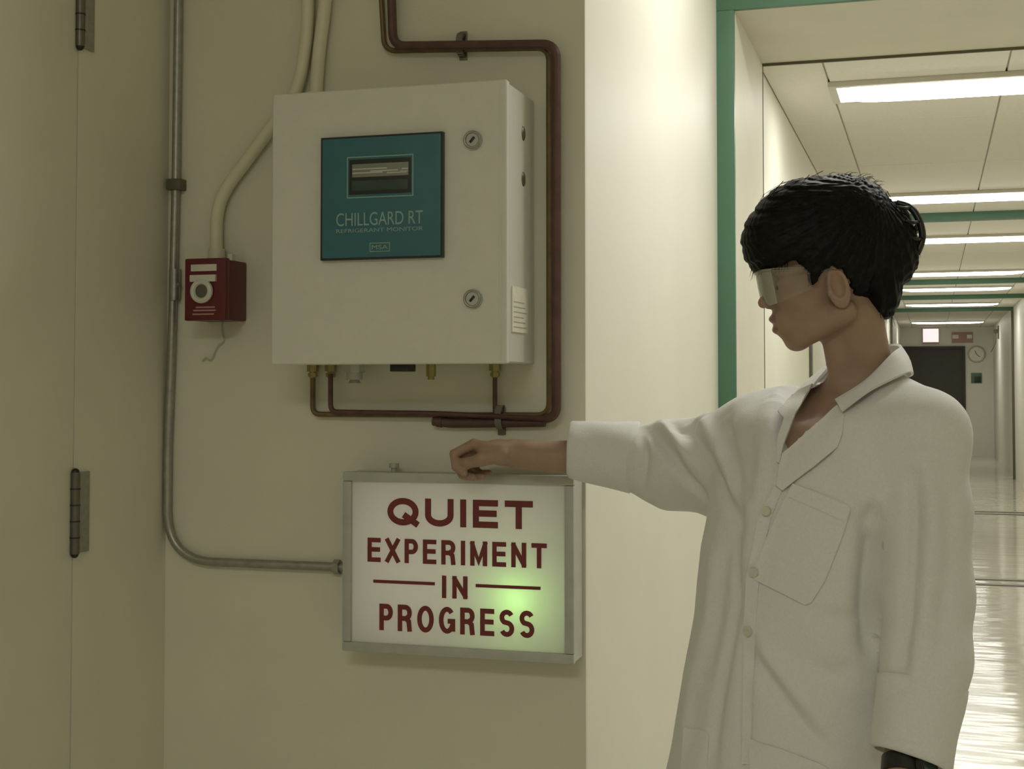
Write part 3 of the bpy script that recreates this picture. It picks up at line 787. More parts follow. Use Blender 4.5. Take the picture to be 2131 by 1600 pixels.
# ------------------------------------------------------------------ signed-distance modelling (numpy)
def V3(v): return np.array((v[0], v[1], v[2]), dtype=np.float64)
def sd_sphere(P, c, r): return np.linalg.norm(P - V3(c), axis=1) - r
def rot_y(deg):
    a = math.radians(deg); c, s = math.cos(a), math.sin(a)
    return np.array(((c, 0, -s), (0, 1, 0), (s, 0, c)))       # turns x towards z
def rot_z(deg):
    a = math.radians(deg); c, s = math.cos(a), math.sin(a)
    return np.array(((c, -s, 0), (s, c, 0), (0, 0, 1)))
def sd_ell(P, c, r, R=None):
    q = P - V3(c)
    if R is not None: q = q @ R
    r = np.array(r)
    k0 = np.linalg.norm(q / r, axis=1); k1 = np.linalg.norm(q / (r * r), axis=1)
    return k0 * (k0 - 1.0) / np.maximum(k1, 1e-9)
def sd_cone(P, a, b, ra, rb):
    """round cone / capsule with two radii"""
    a, b = V3(a), V3(b); ba = b - a
    h = np.clip(((P - a) @ ba) / (ba @ ba), 0, 1)
    return np.linalg.norm(P - a - h[:, None] * ba, axis=1) - (ra + (rb - ra) * h)
def sd_path(P, pts, rad, k=0.0):
    d = None
    for i in range(len(pts) - 1):
        e = sd_cone(P, pts[i], pts[i + 1], rad[i], rad[i + 1])
        d = e if d is None else (np.minimum(d, e) if k == 0 else smin(d, e, k))
    return d
def smin(a, b, k):
    h = np.clip(0.5 + 0.5 * (b - a) / k, 0, 1)
    return b + (a - b) * h - k * h * (1 - h)
def smax(a, b, k): return -smin(-a, -b, k)
def sd_poly2(x, y, pts):
    """signed distance to a 2-d polygon"""
    pts = np.array(pts, dtype=float); n = len(pts)
    d = np.full(x.shape, 1e9); inside = np.zeros(x.shape, bool)
    for i in range(n):
        a, b = pts[i], pts[(i + 1) % n]
        ex, ey = b - a; wx, wy = x - a[0], y - a[1]
        t = np.clip((wx * ex + wy * ey) / (ex * ex + ey * ey + 1e-12), 0, 1)
        d = np.minimum(d, (wx - ex * t) ** 2 + (wy - ey * t) ** 2)
        c = (a[1] > y) != (b[1] > y)
        with np.errstate(divide='ignore', invalid='ignore'):
            inside ^= c & (x < (b[0] - a[0]) * (y - a[1]) / (b[1] - a[1] + 1e-15) + a[0])
    d = np.sqrt(d)
    return np.where(inside, -d, d)

def surface(fn, lo, hi, res, smooth=1):
    """surface nets: a quad mesh of fn = 0 inside the box lo..hi"""
    lo, hi = V3(lo), V3(hi)
    n = np.maximum(2, np.ceil((hi - lo) / res).astype(int)) + 1
    ax = [lo[i] + np.arange(n[i]) * res for i in range(3)]
    F = np.empty(n, dtype=np.float32)
    step = max(1, int(400000 // (n[1] * n[2])))
    for i in range(0, n[0], step):
        X, Y, Z = np.meshgrid(ax[0][i:i + step], ax[1], ax[2], indexing='ij')
        F[i:i + step] = fn(np.stack((X.ravel(), Y.ravel(), Z.ravel()), 1)).reshape(X.shape)
    In = F < 0
    cs = np.zeros(n - 1, dtype=np.int8)
    for dx in (0, 1):
        for dy in (0, 1):
            for dz in (0, 1):
                cs += In[dx:n[0] - 1 + dx, dy:n[1] - 1 + dy, dz:n[2] - 1 + dz]
    act = (cs > 0) & (cs < 8)
    idx = np.full(n - 1, -1, dtype=np.int64); cells = np.argwhere(act); idx[act] = np.arange(len(cells))
    acc = np.zeros((len(cells), 3)); cnt = np.zeros(len(cells))
    cor = [(0, 0, 0), (1, 0, 0), (0, 1, 0), (1, 1, 0), (0, 0, 1), (1, 0, 1), (0, 1, 1), (1, 1, 1)]
    for a in range(8):
        for b in range(a + 1, 8):
            da = np.array(cor[a]); db = np.array(cor[b])
            if abs(da - db).sum() != 1: continue
            fa = F[tuple((cells + da).T)]; fb = F[tuple((cells + db).T)]
            m = (fa < 0) != (fb < 0)
            t = np.where(m, fa / np.where(m, fa - fb, 1), 0)
            p = da + (db - da) * t[:, None]
            acc += np.where(m[:, None], p, 0); cnt += m
    verts = lo + (cells + acc / np.maximum(cnt, 1)[:, None]) * res
    faces = []
    for axis in range(3):
        u, v = (axis + 1) % 3, (axis + 2) % 3
        A = np.take(In, range(0, n[axis] - 1), axis); B = np.take(In, range(1, n[axis]), axis)
        e = np.argwhere(A != B)
        e = e[(e[:, u] > 0) & (e[:, v] > 0) & (e[:, u] < n[u] - 1) & (e[:, v] < n[v] - 1)]
        ins = A[tuple(e.T)]
        def cell(du, dv):
            c = e.copy(); c[:, u] += du; c[:, v] += dv
            return idx[tuple(c.T)]
        q = np.stack((cell(-1, -1), cell(0, -1), cell(0, 0), cell(-1, 0)), 1)
        q[~ins] = q[~ins][:, ::-1]
        faces.append(q)
    faces = np.concatenate(faces)
    faces = faces[(faces >= 0).all(1)]
    for _ in range(smooth):      # a light Laplacian pass
        s = np.zeros_like(verts); c = np.zeros(len(verts))
        for k in range(4):
            a, b = faces[:, k], faces[:, (k + 1) % 4]
            np.add.at(s, a, verts[b]); np.add.at(c, a, 1); np.add.at(s, b, verts[a]); np.add.at(c, b, 1)
        verts = verts * 0.5 + 0.5 * s / np.maximum(c, 1)[:, None]
    return verts, faces
def mesh_from(verts, faces, name):
    me = bpy.data.meshes.new(name)
    me.from_pydata([tuple(v) for v in verts], [], [tuple(int(i) for i in f) for f in faces])
    me.update()
    return me
def join_vf(parts):
    V, Fc, o = [], [], 0
    for v, f in parts:
        V.append(v); Fc.append(f + o); o += len(v)
    return np.concatenate(V), np.concatenate(Fc)
def vnormals(verts, faces):
    d1 = verts[faces[:, 2]] - verts[faces[:, 0]]; d2 = verts[faces[:, 3]] - verts[faces[:, 1]]
    fn = np.cross(d1, d2); n = np.zeros_like(verts)
    for k in range(4): np.add.at(n, faces[:, k], fn)
    return n / np.maximum(np.linalg.norm(n, axis=1), 1e-12)[:, None]

# ------------------------------------------------------------------ the person (frame: x right, y away, z up as seen from the camera's heading)
SH = 2.07
K = SH / F_PX                                # metres per pixel at the head
def H(px, py, dpx=0.0):                      # dpx: pixels nearer (-) or farther (+) than the head's middle plane
    v = C(px, py, SH); v.y += dpx * K; return v
LV = np.array((0.62, -0.785, 0.0)); FV = np.array((-0.785, -0.62, 0.0))   # her left, her front
TK = [(700, 1765, .150, .095), (850, 1735, .168, .102), (1000, 1698, .176, .114), (1150, 1672, .176, .122), (1300, 1656, .173, .122), (1450, 1640, .181, .127),
      (1600, 1630, .195, .135), (1850, 1612, .222, .155)]
TZ = np.array([C(c, py, 2.09).z for py, c, a, b in TK])[::-1]
TX = np.array([C(c, py, 2.09).x for py, c, a, b in TK])[::-1]
TA = np.array([a for _, _, a, _ in TK])[::-1]; TB = np.array([b for _, _, _, b in TK])[::-1]
TY = 2.09
SHL, SHR = C(1925, 905, 1.965), C(1598, 905, 2.22)         # shoulder joints
ELL, WRL = C(1935, 1240, 1.93), C(1893, 1600, 1.86)        # her left arm, hanging
ELR, WRR = C(1335, 958, 2.36), C(1085, 946, 2.395)         # her right arm, reaching for the sign
NECK = (C(1778, 660, SH), C(1800, 815, 2.10))
def torso_sd(P, grow=0.0):
    z = P[:, 2]
    cx = np.interp(z, TZ, TX); a = np.interp(z, TZ, TA) + grow; b = np.interp(z, TZ, TB) + grow
    dx, dy = P[:, 0] - cx, P[:, 1] - TY
    l = dx * LV[0] + dy * LV[1]; f = dx * FV[0] + dy * FV[1]
    k = np.sqrt((l / a) ** 2 + (f / b) ** 2)
    d = (k - 1) * np.minimum(a, b)
    return smax(np.maximum(d, 0.60 - z), z - C(0, 850, 2.09).z - grow, 0.035)
def yoke_sd(P, grow=0.0):
    nb = C(1792, 838, 2.10)
    d = sd_cone(P, nb, SHL + Vector((0, 0, -0.004)), 0.068 + grow, 0.058 + grow)
    d = smin(d, sd_cone(P, C(1775, 850, 2.11), SHR + Vector((0.0, 0, 0.0)), 0.066 + grow, 0.064 + grow), 0.03)
    return d
def trunk_sd(P, grow=0.0): return smin(torso_sd(P, grow), yoke_sd(P, grow), 0.055)

# ---------- coat: trunk and sleeves
CUFF_R0, CUFF_R1 = C(1330, 952, 2.36), C(1187, 948, 2.375)
def sleeve_l(P):
    pts = [SHL, C(1926, 1060, 1.95), C(1930, 1240, 1.93), C(1928, 1370, 1.90), C(1912, 1470, 1.88), C(1898, 1560, 1.865)]
    return sd_path(P, pts, [0.058, 0.059, 0.0585, 0.057, 0.0525, 0.051], 0.02)
def sleeve_r(P):
    pts = [SHR + Vector((0, 0, -0.008)), C(1510, 968, 2.27), C(1400, 968, 2.335), C(1330, 955, 2.36)]
    return sd_path(P, pts, [0.066, 0.078, 0.070, 0.057], 0.03)
def coat_sd(P):
    d = trunk_sd(P)
    d = smin(d, sleeve_r(P), 0.035)
    kz = np.interp(P[:, 2], [1.10, 1.22], [0.003, 0.03])
    d = smin(d, sleeve_l(P), kz)
    # hem flattened at the end of the left sleeve
    e = V3(WRL - ELL); e /= np.linalg.norm(e); w = V3(C(1898, 1560, 1.865))
    near = sleeve_l(P) < 0.012
    d = np.where(near & (((P - w) @ e) > 0), np.maximum(d, (P - w) @ e), d)
    return d
CLO, CHI = (0.10, 1.72, 0.595), (0.68, 2.48, 1.40)
cv, cf = surface(coat_sd, CLO, CHI, 0.0065, 2)
solid = BVHTree.FromPolygons([tuple(v) for v in cv], [tuple(int(i) for i in f) for f in cf])
def cast(px, py):
    d = ray(px, py, 0.0).normalized()
    h = solid.ray_cast(EYE, d)
    return h
def lz(p): return ((p[0]) * LV[0] + (p[1] - TY) * LV[1], p[2])
# opening at the front: a wedge from the lowest button up to the neck
vpx = [(1628, 944), (1655, 860), (1690, 805)]
vpn = [(1738, 846), (1790, 798)]
A_ = [lz(cast(*p)[0]) for p in vpx]; B_ = [lz(cast(*p)[0]) for p in vpn]
A_[1] = (A_[1][0] - 0.05, A_[1][1]); A_[2] = (A_[2][0] - 0.09, A_[2][1])
B_[0] = (B_[0][0] + 0.014, B_[0][1])
vpoly = [A_[0], A_[1], A_[2], (A_[2][0] + 0.0, 1.45), (B_[1][0] + 0.02, 1.45), B_[1], B_[0]]
def coat_cut(P):
    d = coat_sd(P)
    l = P[:, 0] * LV[0] + (P[:, 1] - TY) * LV[1]
    w = sd_poly2(l, P[:, 2], vpoly)
    f = (P[:, 0] - 0.43) * FV[0] + (P[:, 1] - TY) * FV[1]
    w = np.maximum(w, -f - 0.10)
    w = np.maximum(w, -(trunk_sd(P, -0.017) + 0.007))
    d = np.maximum(d, -w)
    nk = sd_path(P, [NECK[0], NECK[1]], [0.052, 0.062])
    nk = np.maximum(nk, C(0, 860, 2.1).z - P[:, 2])
    return np.maximum(d, -nk)
cv, cf = surface(coat_cut, CLO, CHI, 0.005, 2)
# folds: soft ridges and grooves along lines that lie on the cloth
FOLDS = [  # (pixels, height, width)
    ([(1350, 888), (1385, 930), (1420, 985), (1470, 1040)], -0.010, 0.010),
    ([(1372, 880), (1410, 915), (1440, 960)], 0.009, 0.010),
    ([(1335, 890), (1340, 950), (1335, 1010)], -0.007, 0.009),
    ([(1430, 880), (1450, 920), (1500, 1000), (1530, 1090)], -0.008, 0.012),
    ([(1460, 872), (1500, 940), (1550, 1060)], 0.007, 0.014),
    ([(1395, 885), (1425, 905)], -0.009, 0.010),
    ([(1440, 884), (1470, 872)], -0.006, 0.009),
    ([(1510, 870), (1530, 990), (1540, 1100)], -0.006, 0.014),
    ([(1610, 830), (1590, 950), (1570, 1080), (1556, 1200)], 0.005, 0.018),
    ([(1520, 1090), (1500, 1250), (1470, 1400)], -0.005, 0.018),
    ([(1490, 1130), (1475, 1280), (1440, 1430), (1425, 1560)], 0.005, 0.018),
    ([(1532, 1100), (1534, 1220), (1520, 1330), (1490, 1480), (1478, 1590)], -0.006, 0.012),
    ([(1556, 1345), (1590, 1400), (1650, 1480), (1715, 1560)], -0.007, 0.012),
    ([(1570, 1330), (1620, 1400), (1700, 1500)], 0.005, 0.014),
    ([(1660, 1360), (1720, 1400), (1790, 1400)], -0.005, 0.016),
    ([(1700, 1280), (1770, 1290), (1815, 1280)], -0.005, 0.012),
    ([(1828, 1090), (1829, 1150), (1824, 1200), (1821, 1250), (1828, 1310), (1838, 1370), (1850, 1430)], -0.05, 0.021),
    ([(1906, 1000), (1904, 1090), (1892, 1250), (1872, 1410)], -0.008, 0.011),
    ([(1920, 930), (1940, 1080), (1935, 1300)], 0.005, 0.016),
    ([(1965, 1000), (1975, 1150), (1965, 1300)], -0.004, 0.014),
    ([(1880, 950), (1930, 942), (1990, 955)], -0.003, 0.008),
    ([(1945, 1200), (1960, 1300), (1950, 1410)], -0.004, 0.014),
    ([(1760, 900), (1800, 1000), (1830, 1090)], 0.004, 0.022),
    ([(1560, 1330), (1550, 1450), (1545, 1590)], -0.005, 0.010),
]
from mathutils.kdtree import KDTree
def polydist(P, pts):
    d = np.full(len(P), 1e9)
    for i in range(len(pts) - 1):
        d = np.minimum(d, sd_cone(P, pts[i], pts[i + 1], 0, 0))
    return d
def fold_all(verts, faces):
    sl = sleeve_l(verts)
    n = vnormals(verts, faces); disp = np.zeros(len(verts))
    for px, h, w in FOLDS:
        pts = [cast(*p)[0] for p in px]
        pts = [p for p in pts if p is not None]
        if len(pts) < 2: continue
        pts = smooth_path(pts, 5)
        d = polydist(verts, pts)
        ends = np.ones(len(verts))
        e = (h if h < -0.02 else 1.55 * h) * np.exp(-(d / w) ** 2)
        de = np.minimum(sd_sphere(verts, pts[0], 0), sd_sphere(verts, pts[-1], 0))
        e = e * np.clip(0.25 + de / 0.035, 0, 1)
        if h < -0.02: e = e * np.clip((sl - 0.002) / 0.014, 0, 1)
        disp += e
    disp = np.clip(disp, -0.05, 0.014)
    for i in range(len(verts)):
        v = verts[i]
        disp[i] += 0.0035 * noise.noise(Vector((v[0] * 11, v[1] * 11, v[2] * 5))) + 0.0012 * noise.noise(Vector((v[0] * 34, v[1] * 34, v[2] * 17)))
    out = verts + n * disp[:, None]
    wt = np.clip((-disp - 0.008) / 0.012, 0, 1)
    for _ in range(3):                       # spread the hard edge of the dip a little wider, then relax it
        s = np.zeros(len(out)); cn = np.zeros(len(out))
        for k in range(4):
            a, b = faces[:, k], faces[:, (k + 1) % 4]
            np.add.at(s, a, wt[b]); np.add.at(cn, a, 1); np.add.at(s, b, wt[a]); np.add.at(cn, b, 1)
        wt = np.maximum(wt, s / np.maximum(cn, 1))
    for _ in range(6):
        s = np.zeros_like(out); cn = np.zeros(len(out))
        for k in range(4):
            a, b = faces[:, k], faces[:, (k + 1) % 4]
            np.add.at(s, a, out[b]); np.add.at(cn, a, 1); np.add.at(s, b, out[a]); np.add.at(cn, b, 1)
        avg = s / np.maximum(cn, 1)[:, None]
        out = out + (avg - out) * (0.6 * wt)[:, None]
    return out
def drop_unseen(verts, faces): return verts, faces
cv = fold_all(cv, cf)
person = thing('person', 'dark-haired person in a white lab coat and clear safety glasses, reaching to the sign', 'person', (0, 0, 0))
base = C(1690, 1600, 2.09); bx, by = base.x, base.y
Rz = Matrix.Rotation(TH, 4, 'Z')
ground = Rz @ Vector((bx, by, 0))
person.location = ground; person.rotation_euler = (0, 0, TH)
ORG[person.name] = Vector((bx, by, 0))
coat = link('lab_coat', mesh_from(cv, cf, 'lab_coat'), M['coat'], person, label='white lab coat with rolled sleeves', smooth=math.pi)
skinned = BVHTree.FromPolygons([tuple(v) for v in cv], [tuple(int(i) for i in f) for f in cf])

def drape(name, poly, off, thick, parent, m, lift=0.0, step=9, label=None, tree=None, sm=2):
    """a cloth panel lying on the coat: outline given where it falls on the cloth as the camera sees it"""
    tree = tree or skinned
    pts = []
    n = len(poly)
    for i in range(n):
        a, b = Vector(poly[i]), Vector(poly[(i + 1) % n])
        k = max(1, int((b - a).length / step))
        for j in range(k): pts.append(a + (b - a) * j / k)
    nb = len(pts)
    xs = [p[0] for p in poly]; ys = [p[1] for p in poly]
    gx = np.arange(min(xs), max(xs), step); gy = np.arange(min(ys), max(ys), step)
    G = np.array([(x, y) for x in gx for y in gy])
    dd = sd_poly2(G[:, 0], G[:, 1], poly)
    allp = pts + [Vector((float(g[0]), float(g[1]))) for g, q in zip(G, dd) if q < -step * 0.45]
    r = delaunay_2d_cdt([Vector((p[0], p[1])) for p in allp], [], [list(range(nb))], 1, 1e-4)
    V2, Fc = r[0], r[2]
    bm = bmesh.new(); vs = []
    hits = []
    for p in V2:
        h = tree.ray_cast(EYE, ray(p[0], p[1], 0.0).normalized())
        hits.append(h)
    deps = [h[0].y for h in hits if h[0] is not None]
    md = float(np.median(deps))
    co = []
    for p, h in zip(V2, hits):
        if h[0] is None or abs(h[0].y - md) > 0.16: co.append(C(p[0], p[1], md))
        else: co.append(h[0] + h[1] * off)
    nbr = [set() for _ in co]
    for f in Fc:
        for i in range(len(f)): nbr[f[i]].add(f[i - 1]); nbr[f[i - 1]].add(f[i])
    for _ in range(sm):
        co2 = []
        for i, c in enumerate(co):
            if nbr[i]:
                dep = sum(co[j].y for j in nbr[i]) / len(nbr[i])
                dep = 0.5 * dep + 0.5 * c.y
                d = ray(V2[i][0], V2[i][1], 0.0)
                co2.append(EYE + d * (dep / d.y))
            else: co2.append(c)
        co = co2
    for c in co: vs.append(bm.verts.new(c))
    for f in Fc:
        try: bm.faces.new([vs[i] for i in f])
        except ValueError: pass
    bmesh.ops.recalc_face_normals(bm, faces=bm.faces)
    bm.normal_update()
    tot = Vector((0, 0, 0))
    for f in bm.faces: tot += f.normal * f.calc_area()
    if tot.y > 0: bmesh.ops.reverse_faces(bm, faces=bm.faces)
    bm.normal_update()
    nrm = {v: v.normal.copy() for v in bm.verts}
    old = list(bm.faces); top = {}
    for v in list(bm.verts): top[v] = bm.verts.new(v.co + nrm[v] * thick)
    edges = [e for e in bm.edges if len(e.link_faces) == 1]
    rim = []
    for e in edges:
        f = e.link_faces[0]; l = [x for x in f.loops if x.edge == e][0]
        rim.append((l.vert, l.link_loop_next.vert))
    for f in old:
        bm.faces.new([top[v] for v in f.verts])
    for a, b in rim: bm.faces.new((a, b, top[b], top[a]))
    bmesh.ops.delete(bm, geom=[], context='FACES')
    bmesh.ops.recalc_face_normals(bm, faces=bm.faces)
    return obj(name, bm, m, parent, label=label, smooth=math.radians(50))

# ---------- collar: a folded band round the neck, from one front edge to the other
def loft(name, A, B, thick, m, parent, n=10, mid=0.0, rows=6, label=None):
    A, B = smooth_path(A, n), smooth_path(B, n)
    bm = bmesh.new(); grid = []
    cen = sum((Vector(a) for a in A), Vector()) / len(A)
    for a, b in zip(A, B):
        a, b = Vector(a), Vector(b); row = []
        out = (a + b) / 2 - cen; out.z = 0
        if out.length > 1e-6: out.normalize()
        for k in range(rows + 1):
            t = k / rows
            row.append(bm.verts.new(a + (b - a) * t + (out * 0.6 + Vector((0, 0, 0.5))) * mid * math.sin(math.pi * t)))
        grid.append(row)
    for i in range(len(grid) - 1):
        for k in range(rows):
            bm.faces.new((grid[i][k], grid[i][k + 1], grid[i + 1][k + 1], grid[i + 1][k]))
    bmesh.ops.recalc_face_normals(bm, faces=bm.faces)
    bmesh.ops.solidify(bm, geom=bm.faces[:] + bm.edges[:] + bm.verts[:], thickness=thick)
    bmesh.ops.recalc_face_normals(bm, faces=bm.faces)
    return obj(name, bm, m, parent, label=label, smooth=math.radians(50))
def on(px, py, off):
    h = cast(px, py)
    return h[0] + h[1] * off
top = [on(1742, 846, 0.012), C(1800, 790, 2.030), C(1856, 735, 2.045), C(1876, 719, 2.10), C(1852, 716, 2.155), C(1800, 730, 2.175), C(1742, 748, 2.150), C(1712, 776, 2.115), C(1692, 800, 2.09)]
bot = [on(1757, 866, 0.012), on(1818, 826, 0.014), on(1885, 793, 0.014), C(1899, 782, 2.12), C(1868, 790, 2.225), C(1790, 800, 2.245), C(1700, 792, 2.20), C(1660, 812, 2.16), C(1634, 842, 2.11)]
loft('collar', top, bot, 0.004, M['coat'], coat, mid=0.006, rows=5)
drape('lapel', [(1742, 846), (1757, 866), (1752, 905), (1743, 930), (1700, 966), (1662, 995), (1630, 1020), (1618, 1012), (1624, 965), (1629, 944), (1680, 900)], 0.008, 0.004, coat, M['coat'], tree=solid)
drape('lapel', [(1692, 800), (1668, 812), (1640, 834), (1619, 858), (1634, 872), (1622, 905), (1616, 960), (1622, 965), (1632, 925), (1656, 862), (1680, 822)], 0.007, 0.004, coat, M['coat'], tree=solid)
# front edge (placket), pockets
drape('placket', [(1612, 1012), (1630, 1016), (1604, 1080), (1582, 1180), (1572, 1330), (1568, 1460), (1562, 1590), (1545, 1590), (1546, 1460), (1548, 1325), (1554, 1200), (1578, 1080)], 0.001, 0.0025, coat, M['coat'])
pk = drape('chest_pocket', [(1650, 1006), (1700, 1024), (1766, 1052), (1770, 1062), (1748, 1130), (1716, 1210), (1690, 1252), (1676, 1258), (1572, 1206), (1566, 1196), (1600, 1110)], 0.001, 0.003, coat, M['coat'])
drape('pocket_hem', [(1650, 1006), (1700, 1024), (1766, 1052), (1769, 1062), (1760, 1086), (1698, 1058), (1640, 1034)], 0.0035, 0.002, pk, M['coat'])
drape('lower_pocket', [(1560, 1538), (1620, 1556), (1700, 1586), (1720, 1596), (1715, 1680), (1565, 1680)], 0.001, 0.003, coat, M['coat'])
drape('lower_pocket', [(1424, 1514), (1470, 1522), (1476, 1530), (1470, 1660), (1416, 1660)], 0.001, 0.003, coat, M['coat'])
def button(px, py):
    h = skinned.ray_cast(EYE, ray(px, py, 0.0).normalized())
    p, nn = h[0], h[1]
    bm = bmesh.new(); q = nn.to_track_quat('Z', 'Y').to_matrix().to_4x4()
    bmesh.ops.create_cone(bm, cap_ends=True, segments=16, radius1=0.0075, radius2=0.0065, depth=0.003, matrix=Matrix.Translation(p + nn * 0.006) @ q)
    return obj('button', bm, M['white'], coat)
for p in ((1598, 1065), (1572, 1190), (1560, 1312)): button(*p)

# ---------- turned-back cuffs
def cuff(name, a, b, ra, rb, sq, thick, ups, sl):
    """tube with an open end, thick cloth, slightly flattened, outer end lifted"""
    a, b = Vector(a), Vector(b); ax = (b - a).normalized()
    u = (ups - ax * ups.dot(ax)).normalized(); w = ax.cross(u)
    bm = bmesh.new(); seg = 48; prof = []
    L = (b - a).length
    steps = [0, 0.02, 0.12, 0.3, 0.5, 0.7, 0.88, 0.97, 1.0]
    for t in steps:
        r = ra + (rb - ra) * t
        r -= (0.003 if t in (0, 1.0) else 0)
        prof.append((t, r))
    for t in (1.0, 0.9, 0.5, 0.0): prof.append((t, ra + (rb - ra) * t - thick))
    rings = []
    for t, r in prof:
        ring = []
        for k in range(seg):
            an = 2 * math.pi * k / seg
            wob = 0.0016 * math.sin(3 * an + 4 * t) + 0.0012 * math.sin(5 * an - 6 * t + 1)
            slant = sl * math.cos(an) if t > 0.9 else 0
            rr = r + wob
            ring.append(bm.verts.new(a + ax * (L * t + slant) + u * math.cos(an) * rr + w * math.sin(an) * rr * sq))
        rings.append(ring)
    for i in range(len(rings)):
        A, B = rings[i], rings[(i + 1) % len(rings)]
        for k in range(seg): bm.faces.new((A[k], A[(k + 1) % seg], B[(k + 1) % seg], B[k]))
    bmesh.ops.recalc_face_normals(bm, faces=bm.faces)
    return obj(name, bm, M['coat'], coat, smooth=math.radians(60))
cuff('rolled_cuff', C(1322, 954, 2.362), C(1184, 934, 2.378), 0.0612, 0.0475, 0.95, 0.005, Vector((0, 0, 1)), 0.004)
cuff('rolled_cuff', C(1916, 1418, 1.890), C(1898, 1582, 1.862), 0.0605, 0.0535, 0.92, 0.005, Vector((1, 0, 0)), 0.008)

# ---------- body: head, neck, chest in one piece
def head_sd(P):
    k = K
    tilt = rot_y(-14)
    d = sd_ell(P, H(1728, 520), (132 * k, 100 * k, 116 * k))                                    # skull
    d = smin(d, sd_ell(P, H(1668, 612), (66 * k, 74 * k, 100 * k), rot_y(14)), 16 * k)          # face
    for s in (-1, 1):
        d = smin(d, sd_cone(P, H(1668, 698, s * 18), H(1742, 652, s * 62), 25 * k, 26 * k), 18 * k)   # jaw
        d = smin(d, sd_ell(P, H(1648, 622, s * 48), (32 * k, 24 * k, 26 * k)), 14 * k)          # cheek bones
    d = smin(d, sd_sphere(P, H(1652, 668), 44 * k), 14 * k)                                     # mouth and lower face
    d = smin(d, sd_ell(P, H(1657, 710), (23 * k, 30 * k, 21 * k)), 12 * k)                      # chin
    d = smin(d, sd_ell(P, H(1612, 566), (20 * k, 52 * k, 12 * k), rot_y(14)), 14 * k)           # brow
    for s in (-1, 1):
        d = smax(d, -sd_ell(P, H(1603, 594, s * 34), (17 * k, 22 * k, 14 * k)), 9 * k)          # eye sockets
        d = smin(d, sd_sphere(P, H(1624, 595, s * 33), 15 * k), 3 * k)                          # lids
    d = smin(d, sd_cone(P, H(1611, 578), H(1592, 626), 8 * k, 11 * k), 6 * k)                   # nose
    d = smin(d, sd_sphere(P, H(1589, 630), 12 * k), 4 * k)
    for s in (-1, 1):
        d = smin(d, sd_ell(P, H(1602, 634, s * 12), (12 * k, 9 * k, 9 * k)), 5 * k)
        d = smax(d, -sd_ell(P, H(1595, 643, s * 8), (6 * k, 4 * k, 4 * k)), 3 * k)
    d = smin(d, sd_ell(P, H(1610, 663), (10 * k, 24 * k, 8 * k), rot_y(20)), 6 * k)             # lips
    d = smin(d, sd_ell(P, H(1617, 686), (10 * k, 20 * k, 8 * k), rot_y(20)), 6 * k)
    d = smax(d, -sd_ell(P, H(1603, 676), (9 * k, 22 * k, 2.2 * k), rot_y(8)), 3 * k)
    n = sd_cone(P, NECK[0], NECK[1], 58 * k, 66 * k)
    n = smin(n, sd_cone(P, H(1730, 690), C(1752, 800, 2.07), 22 * k, 24 * k), 20 * k)           # throat
    d = smin(d, n, 18 * k)
    for s in (-1, 1):                                                                           # ears
        R = rot_z(s * 18) @ rot_y(14)
        e = sd_ell(P, H(1723, 605, s * 91), (23 * k, 9 * k, 44 * k), R)
        e = smax(e, -sd_ell(P, H(1720, 598, s * 98), (14 * k, 10 * k, 29 * k), R), 3 * k)
        e = smin(e, sd_ell(P, H(1707, 614, s * 90), (6 * k, 7 * k, 9 * k)), 4 * k)
        d = smin(d, e, 5 * k)
    return d
def upper_sd(P):
    d = head_sd(P)
    t = trunk_sd(P, -0.017)
    d = smin(d, t, 0.022)
    # collar bones
    d = smin(d, sd_cone(P, on(1722, 832, -0.019), on(1800, 812, -0.019), 0.005, 0.006), 0.016)
    d = smax(d, -sd_sphere(P, on(1716, 822, -0.008), 0.010), 0.012)
    return d
hv = surface(upper_sd, (0.24, 1.90, 1.125), (0.70, 2.28, 1.63), 0.0036, 1)
fine = surface(head_sd, (0.335, 1.96, 1.325), (0.60, 2.19, 1.62), 0.0022, 1)

# ---------- hands
def hand_sd(P, W_, fwd, upv, sidev, curl, thumb, scale=1.0):
    """W_ wrist; fwd to the knuckles; upv out of the back of the hand; sidev towards the thumb"""
    W_, fwd, upv, sidev = V3(W_), V3(fwd), V3(upv), V3(sidev)
    def L(f, s, u): return W_ + (fwd * f + sidev * s + upv * u) * scale
    R = np.stack((fwd, sidev, upv), 1)
    d = sd_ell(P, L(0.045, 0.0, 0.0), (0.050 * scale, 0.040 * scale, 0.0155 * scale), R)
    d = smin(d, sd_cone(P, L(-0.02, 0, 0), L(0.03, 0, 0), 0.024 * scale, 0.022 * scale), 0.02)
    d = smin(d, sd_cone(P, L(0.02, 0.022, -0.008), L(0.05, 0.030, -0.010), 0.016 * scale, 0.012 * scale), 0.012)
    lens = [(0.042, 0.026, 0.022), (0.046, 0.030, 0.023), (0.043, 0.028, 0.022), (0.034, 0.021, 0.019)]
    for i in range(4):
        s = 0.030 - 0.0195 * i
        f0 = 0.080 - 0.004 * abs(i - 1.2)
        p = np.array((f0, s, 0.004)); ang = 0.0; r = (0.0088, 0.0092, 0.0088, 0.0076)[i]
        pts = [L(0.05, s * 0.85, 0.002), L(*p)]
        for j in range(3):
            ang += curl[i][j]
            p = p + np.array((math.cos(ang), 0.0, -math.sin(ang))) * lens[i][j]
            pts.append(L(*p))
        rad = [r * 1.05 * scale, r * 1.12 * scale, r * 1.0 * scale, r * 0.93 * scale, r * 0.78 * scale]
        d = smin(d, sd_path(P, pts, rad, 0.002), 0.0035)
    pts = [L(*t) for t in thumb]
    d = smin(d, sd_path(P, pts, [0.015 * scale, 0.0125 * scale, 0.0105 * scale, 0.0088 * scale], 0.004), 0.004)
    return d
